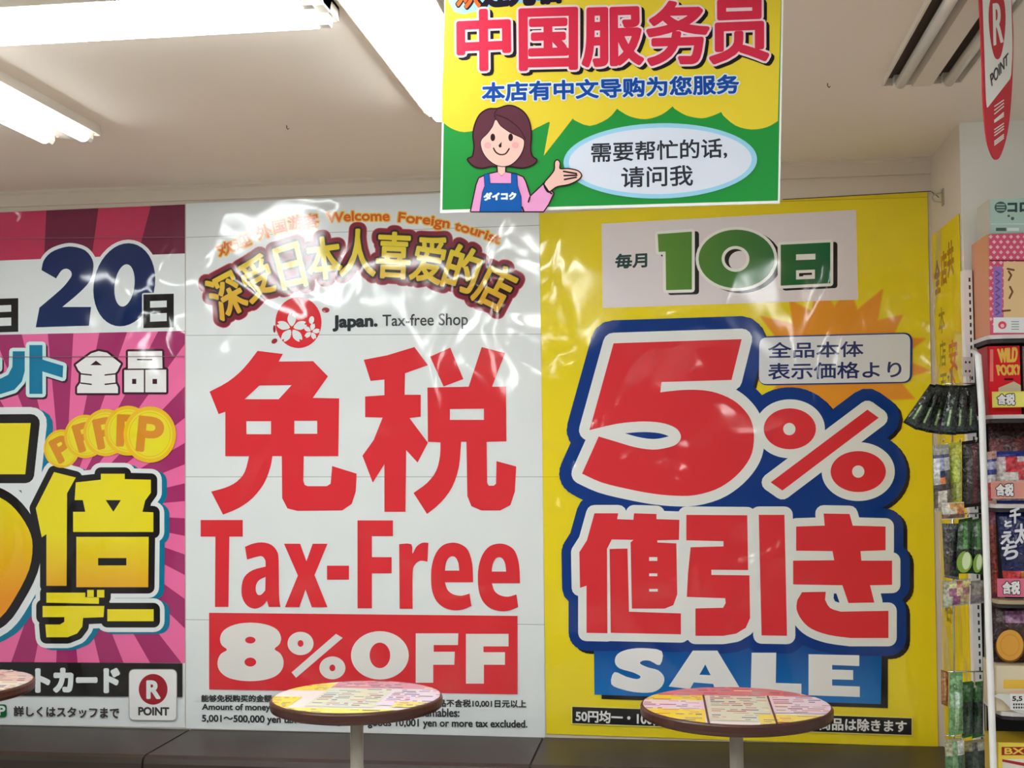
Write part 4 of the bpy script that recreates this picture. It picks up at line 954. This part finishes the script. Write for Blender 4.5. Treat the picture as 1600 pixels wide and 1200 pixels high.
carton('snack_tray', 'cream tray box with a yellow band below the biscuit bag', 'box', 1556, 1040, 1660, 1112, YF+.012, .12, IN(190, 176, 140), IN(206, 194, 168), lambda A: (A.add('front_print', IN(222, 178, 70), [quad(1568, 1062, 1660, 1076)]), A.add('front_print', IN(220, 184, 160), [quad(1578, 1079, 1660, 1090)])), floor=TOP[4])
MB().prism([at(x, y, 1, YF-.004) for x, y in ((1552, 1088), (1566, 1094), (1585, 1112), (1600, 1116), (1660, 1116), (1660, 1092), (1560, 1084))], (0, .002, 0)).obj('label_holder', plain('clear_label_holder', (200, 202, 198), .2), rack)
zl = at(1560, 1290, 1, YF).z
MB().box((XL, YF, zl-.016), (XR, YB, zl)).obj('shelf', M_WHITE, rack)
carton('snack_box', 'yellow snack box with dark red lettering on the lowest visible shelf', 'box', 1559, 1160, 1660, 1288, YF+.02, .12, IN(190, 160, 50), IN(220, 196, 80),
       lambda A: (A.add('front_print', IN(150, 44, 40), [quad(1565, 1167, 1640, 1180)]), A.add('front_print', IN(220, 190, 80), text('BX', (1570, 1169), (1600, 1169), (1600, 1178), (1570, 1178)), .5), A.add('front_print', IN(214, 208, 196), [quad(1566, 1186, 1660, 1240)]), A.add('front_print', IN(160, 50, 46), [[(1566, 1186), (1600, 1192), (1640, 1186), (1640, 1190), (1600, 1197), (1566, 1190)]])), floor=at(1560, 1290, 1, YF).z+.0006)

# ================================================================== WIRE SIDE STAND WITH HANGING PACKETS
YW = 3.16
stand = rack                                     # the side net is fixed to the rack
mb = MB()
for x in (1487, 1536): mb.tube([at(x, 578, 1, YW), at(x+6, 1290, 1, YW)], .0025, 8)
mb.obj('side_net_frame', M_WIRE, stand, smooth=True)
HY = [600, 694, 803, 914, 1050, 1150]
for y in HY:
    MB().tube([at(1476, y, 1, YW), at(1541, y-1, 1, YW)], .0018, 8).obj('crossbar', M_WIRE, stand, smooth=True)
for i, (x, y) in enumerate(((1482, 596), (1516, 596), (1474, 690), (1500, 690), (1525, 690), (1482, 800), (1512, 800), (1490, 1050), (1522, 1050))):
    a = at(x, y, 1, YW); b = at(x, y, 1, 2.95)
    MB().tube([a, (b.x, b.y, a.z), (b.x, b.y-.012, a.z+.008)], .0016, 6).obj('hook', M_WIRE, stand, smooth=True)
# perforated white price tag plate on the upright
for x0, lb in ((1503, 'small white spotted tag at the foot of the slotted upright'), ):
    a, b = at(x0, 558, 1, 3.12), at(x0+18, 588, 1, 3.12)
    r = thing('price_tag', lb, 'price card', ((a.x+b.x)/2, 3.12, b.z)); MB().box((a.x, 3.12, b.z), (b.x, 3.1215, a.z)).obj('card', IN(196, 194, 190), r)
    A = Art(r.children[0], on_depth(3.12))
    for i, j in ((0, 0), (1, 0), (0, 1), (1, 1)): A.add('print', IN(50, 50, 50), [ell(x0+6+i*6, 566+j*14, 1.5, 2, 10)], z=1)
    A.build()
gk = (20, 26, 20); gd = (40, 60, 38); g_highlight = (158, 180, 138); gb = (34, 58, 62)  # the palest green paints a highlight streak down each foil sachet
Gp = 'dark green foil sachets fanned out on the top hook'
names = ['leftmost', 'second', 'third', 'fourth', 'fifth', 'rightmost']
fan = [((1453, 600), (1463, 602), (1432, 672), (1411, 660)), ((1462, 600), (1474, 602), (1452, 676), (1428, 670)), ((1472, 602), (1485, 602), (1472, 679), (1446, 675)),
       ((1484, 602), (1497, 602), (1494, 680), (1466, 678)), ((1496, 602), (1510, 602), (1512, 678), (1486, 679)), ((1509, 602), (1524, 600), (1528, 676), (1506, 678))]
for i, q in enumerate(fan):
    packet('foil_sachet', names[i]+' of the dark green foil sachets fanned out left of the rack post', 'sachet', q, 3.00+.016*(i % 3), .022,
           stripes((.35, gk), (.5, [gk, gk, gd, gk, gk]), (.82, [gk, gd, g_highlight, gd, gk, gk]), (.93, [gk, gb, gd, gb, gk]), (1, (26, 40, 56))), Gp, nu=14, nv=18, gloss=.18)
Gm = 'snack packets hanging on the middle hooks'
packet('hanging_packet', 'white and navy hanging packet with an orange spot, leftmost of the middle row', 'packet', [(1457, 696), (1482, 694), (1488, 794), (1460, 800)], 3.03, .022,
       stripes((.16, (150, 148, 140)), (.22, (60, 64, 110)), (.38, [(200, 200, 206), (150, 156, 190), (206, 206, 210)]), (.48, [(180, 180, 180), (30, 40, 84), (90, 90, 90)]), (.62, [(160, 160, 156), (222, 110, 50), (90, 70, 60)]), (.72, [(60, 56, 60), (50, 44, 34), (60, 56, 50)]), (1, [(90, 80, 70), (196, 188, 176), (200, 194, 186), (120, 110, 90)])), Gm)
packet('hanging_packet', 'lime green hanging packet in the middle row', 'packet', [(1481, 692), (1502, 690), (1502, 784), (1486, 788)], 3.04, .02,
       stripes((.3, [(176, 180, 60), (196, 204, 80)]), (.65, [(150, 176, 50), (190, 206, 80), (186, 200, 120)]), (1, [(140, 150, 60), (190, 200, 110)])), Gm)
packet('hanging_packet', 'black and dark red hanging packet beside the lime green one', 'packet', [(1503, 690), (1533, 686), (1536, 790), (1503, 794)], 3.05, .022,
       stripes((1, [(34, 28, 28), (56, 48, 46), (92, 30, 38), (48, 40, 40)])), Gm)
packet('header_card_pack', 'small beige and orange pack at the foot of the middle row', 'packet', [(1470, 786), (1506, 784), (1508, 810), (1472, 812)], 3.02, .015,
       stripes((.4, [(190, 184, 170), (196, 150, 90), (200, 140, 80)]), (.7, [(180, 178, 170), (190, 176, 160), (206, 120, 60)]), (1, (120, 90, 70))))
Gg = 'green packets hanging on the third hook row'
packet('hanging_packet', 'black hanging packet with thin grey stripes below the beige pack', 'packet', [(1472, 818), (1500, 818), (1498, 906), (1476, 902)], 3.05, .022,
       stripes((.12, (90, 96, 96)), (.5, [(60, 56, 60), (30, 28, 32), (56, 56, 62), (28, 28, 30)]), (1, [(70, 60, 50), (26, 26, 28), (30, 30, 30)])), Gg)
for i, (q, lb) in enumerate((([(1498, 812), (1519, 808), (1519, 896), (1492, 896)], 'green hanging packet with a big pale green oval, left of its pair'), ([(1519, 812), (1537, 808), (1537, 898), (1519, 896)], 'green hanging packet with a big pale green oval, right of its pair'))):
    r = packet('hanging_packet', lb, 'packet', q, 3.03, .02, stripes((.55, [(40, 70, 36), (70, 120, 60), (36, 70, 34)]), (1, (24, 34, 24))), Gg)
    A = Art(bagof(r), on_depth(3.0185)); A.z = 0
    cx, cy = ((1507, 878), (1528, 880))[i]; rx, ry = ((12, 17), (7.5, 15))[i]
    A.add('oval_print', IN(120, 152, 66), [ell(cx, cy, rx, ry, 32, .15)], z=0); A.add('oval_print', IN(188, 200, 160), [ell(cx+rx*.25, cy-ry*.1, rx*.55, ry*.8, 28, .1)], z=1)
    A.build()
Gc = 'patterned packs on the fourth hook row'
packet('hanging_packet', 'pale pack with pink and yellow patterned squares under the green packets', 'packet', [(1473, 908), (1516, 904), (1514, 944), (1473, 950)], 3.04, .016,
       stripes((.3, [(150, 150, 130), (180, 180, 130), (176, 110, 96), (190, 176, 120)]), (.6, [(176, 176, 160), (150, 90, 120), (196, 180, 140), (160, 120, 110)]), (1, [(170, 176, 160), (140, 80, 120), (180, 160, 120)])), Gc)
packet('hanging_packet', 'plain grey translucent pack beside the patterned pack', 'packet', [(1517, 908), (1537, 906), (1538, 942), (1516, 944)], 3.05, .014, stripes((.6, (128, 126, 116)), (1, (120, 110, 118))), Gc)
Gb = 'green packets on the lowest hook row'
packet('hanging_packet', 'big pale green spotted packet at the bottom left of the hook stand', 'packet', [(1484, 1052), (1504, 1050), (1505, 1146), (1482, 1150)], 3.0, .03,
       stripes((.3, [(96, 140, 90), (110, 150, 100)]), (.55, [(120, 160, 120), (176, 200, 180), (130, 170, 130)]), (1, [(96, 140, 90), (140, 170, 130), (90, 130, 80)])), Gb)
for i, x in enumerate((1503, 1519)):
    packet('hanging_packet', ('dark green packet right of the big spotted green packet', 'dark green packet next to the white rack post, lowest row')[i], 'packet', [(x, 1066), (x+17, 1064), (x+17, 1150), (x, 1154)], 3.03+.01*i, .022,
           stripes((.35, [(50, 96, 46), (40, 90, 30), (36, 76, 36)]), (.6, (22, 44, 26)), (1, [(30, 58, 42), (60, 84, 66), (26, 50, 38)])), Gb)
packet('hanging_packet', 'slim orange packet beside the yellow poster edge, lowest row', 'packet', [(1470, 1046), (1482, 1050), (1481, 1104), (1471, 1100)], 3.1, .014, stripes((1, [(150, 100, 56), (190, 140, 80), (150, 100, 60)])), Gb)
packet('hanging_packet', 'clear pack with green and white print below the spotted green packet', 'packet', [(1476, 1156), (1506, 1152), (1508, 1240), (1478, 1240)], 3.03, .02,
       stripes((.3, [(150, 150, 120), (110, 140, 100), (190, 190, 180)]), (1, [(70, 110, 70), (110, 140, 100), (60, 90, 60)])), Gb)
packet('hanging_packet', 'dark clear pack with white flecks below the dark green packets', 'packet', [(1507, 1158), (1538, 1154), (1540, 1240), (1508, 1240)], 3.05, .02,
       stripes((.2, [(130, 120, 90), (60, 56, 50), (150, 146, 130)]), (1, [(36, 48, 40), (60, 70, 60), (30, 40, 34)])), Gb)

bpy.data.objects.remove(_fo); bpy.data.curves.remove(_fc)
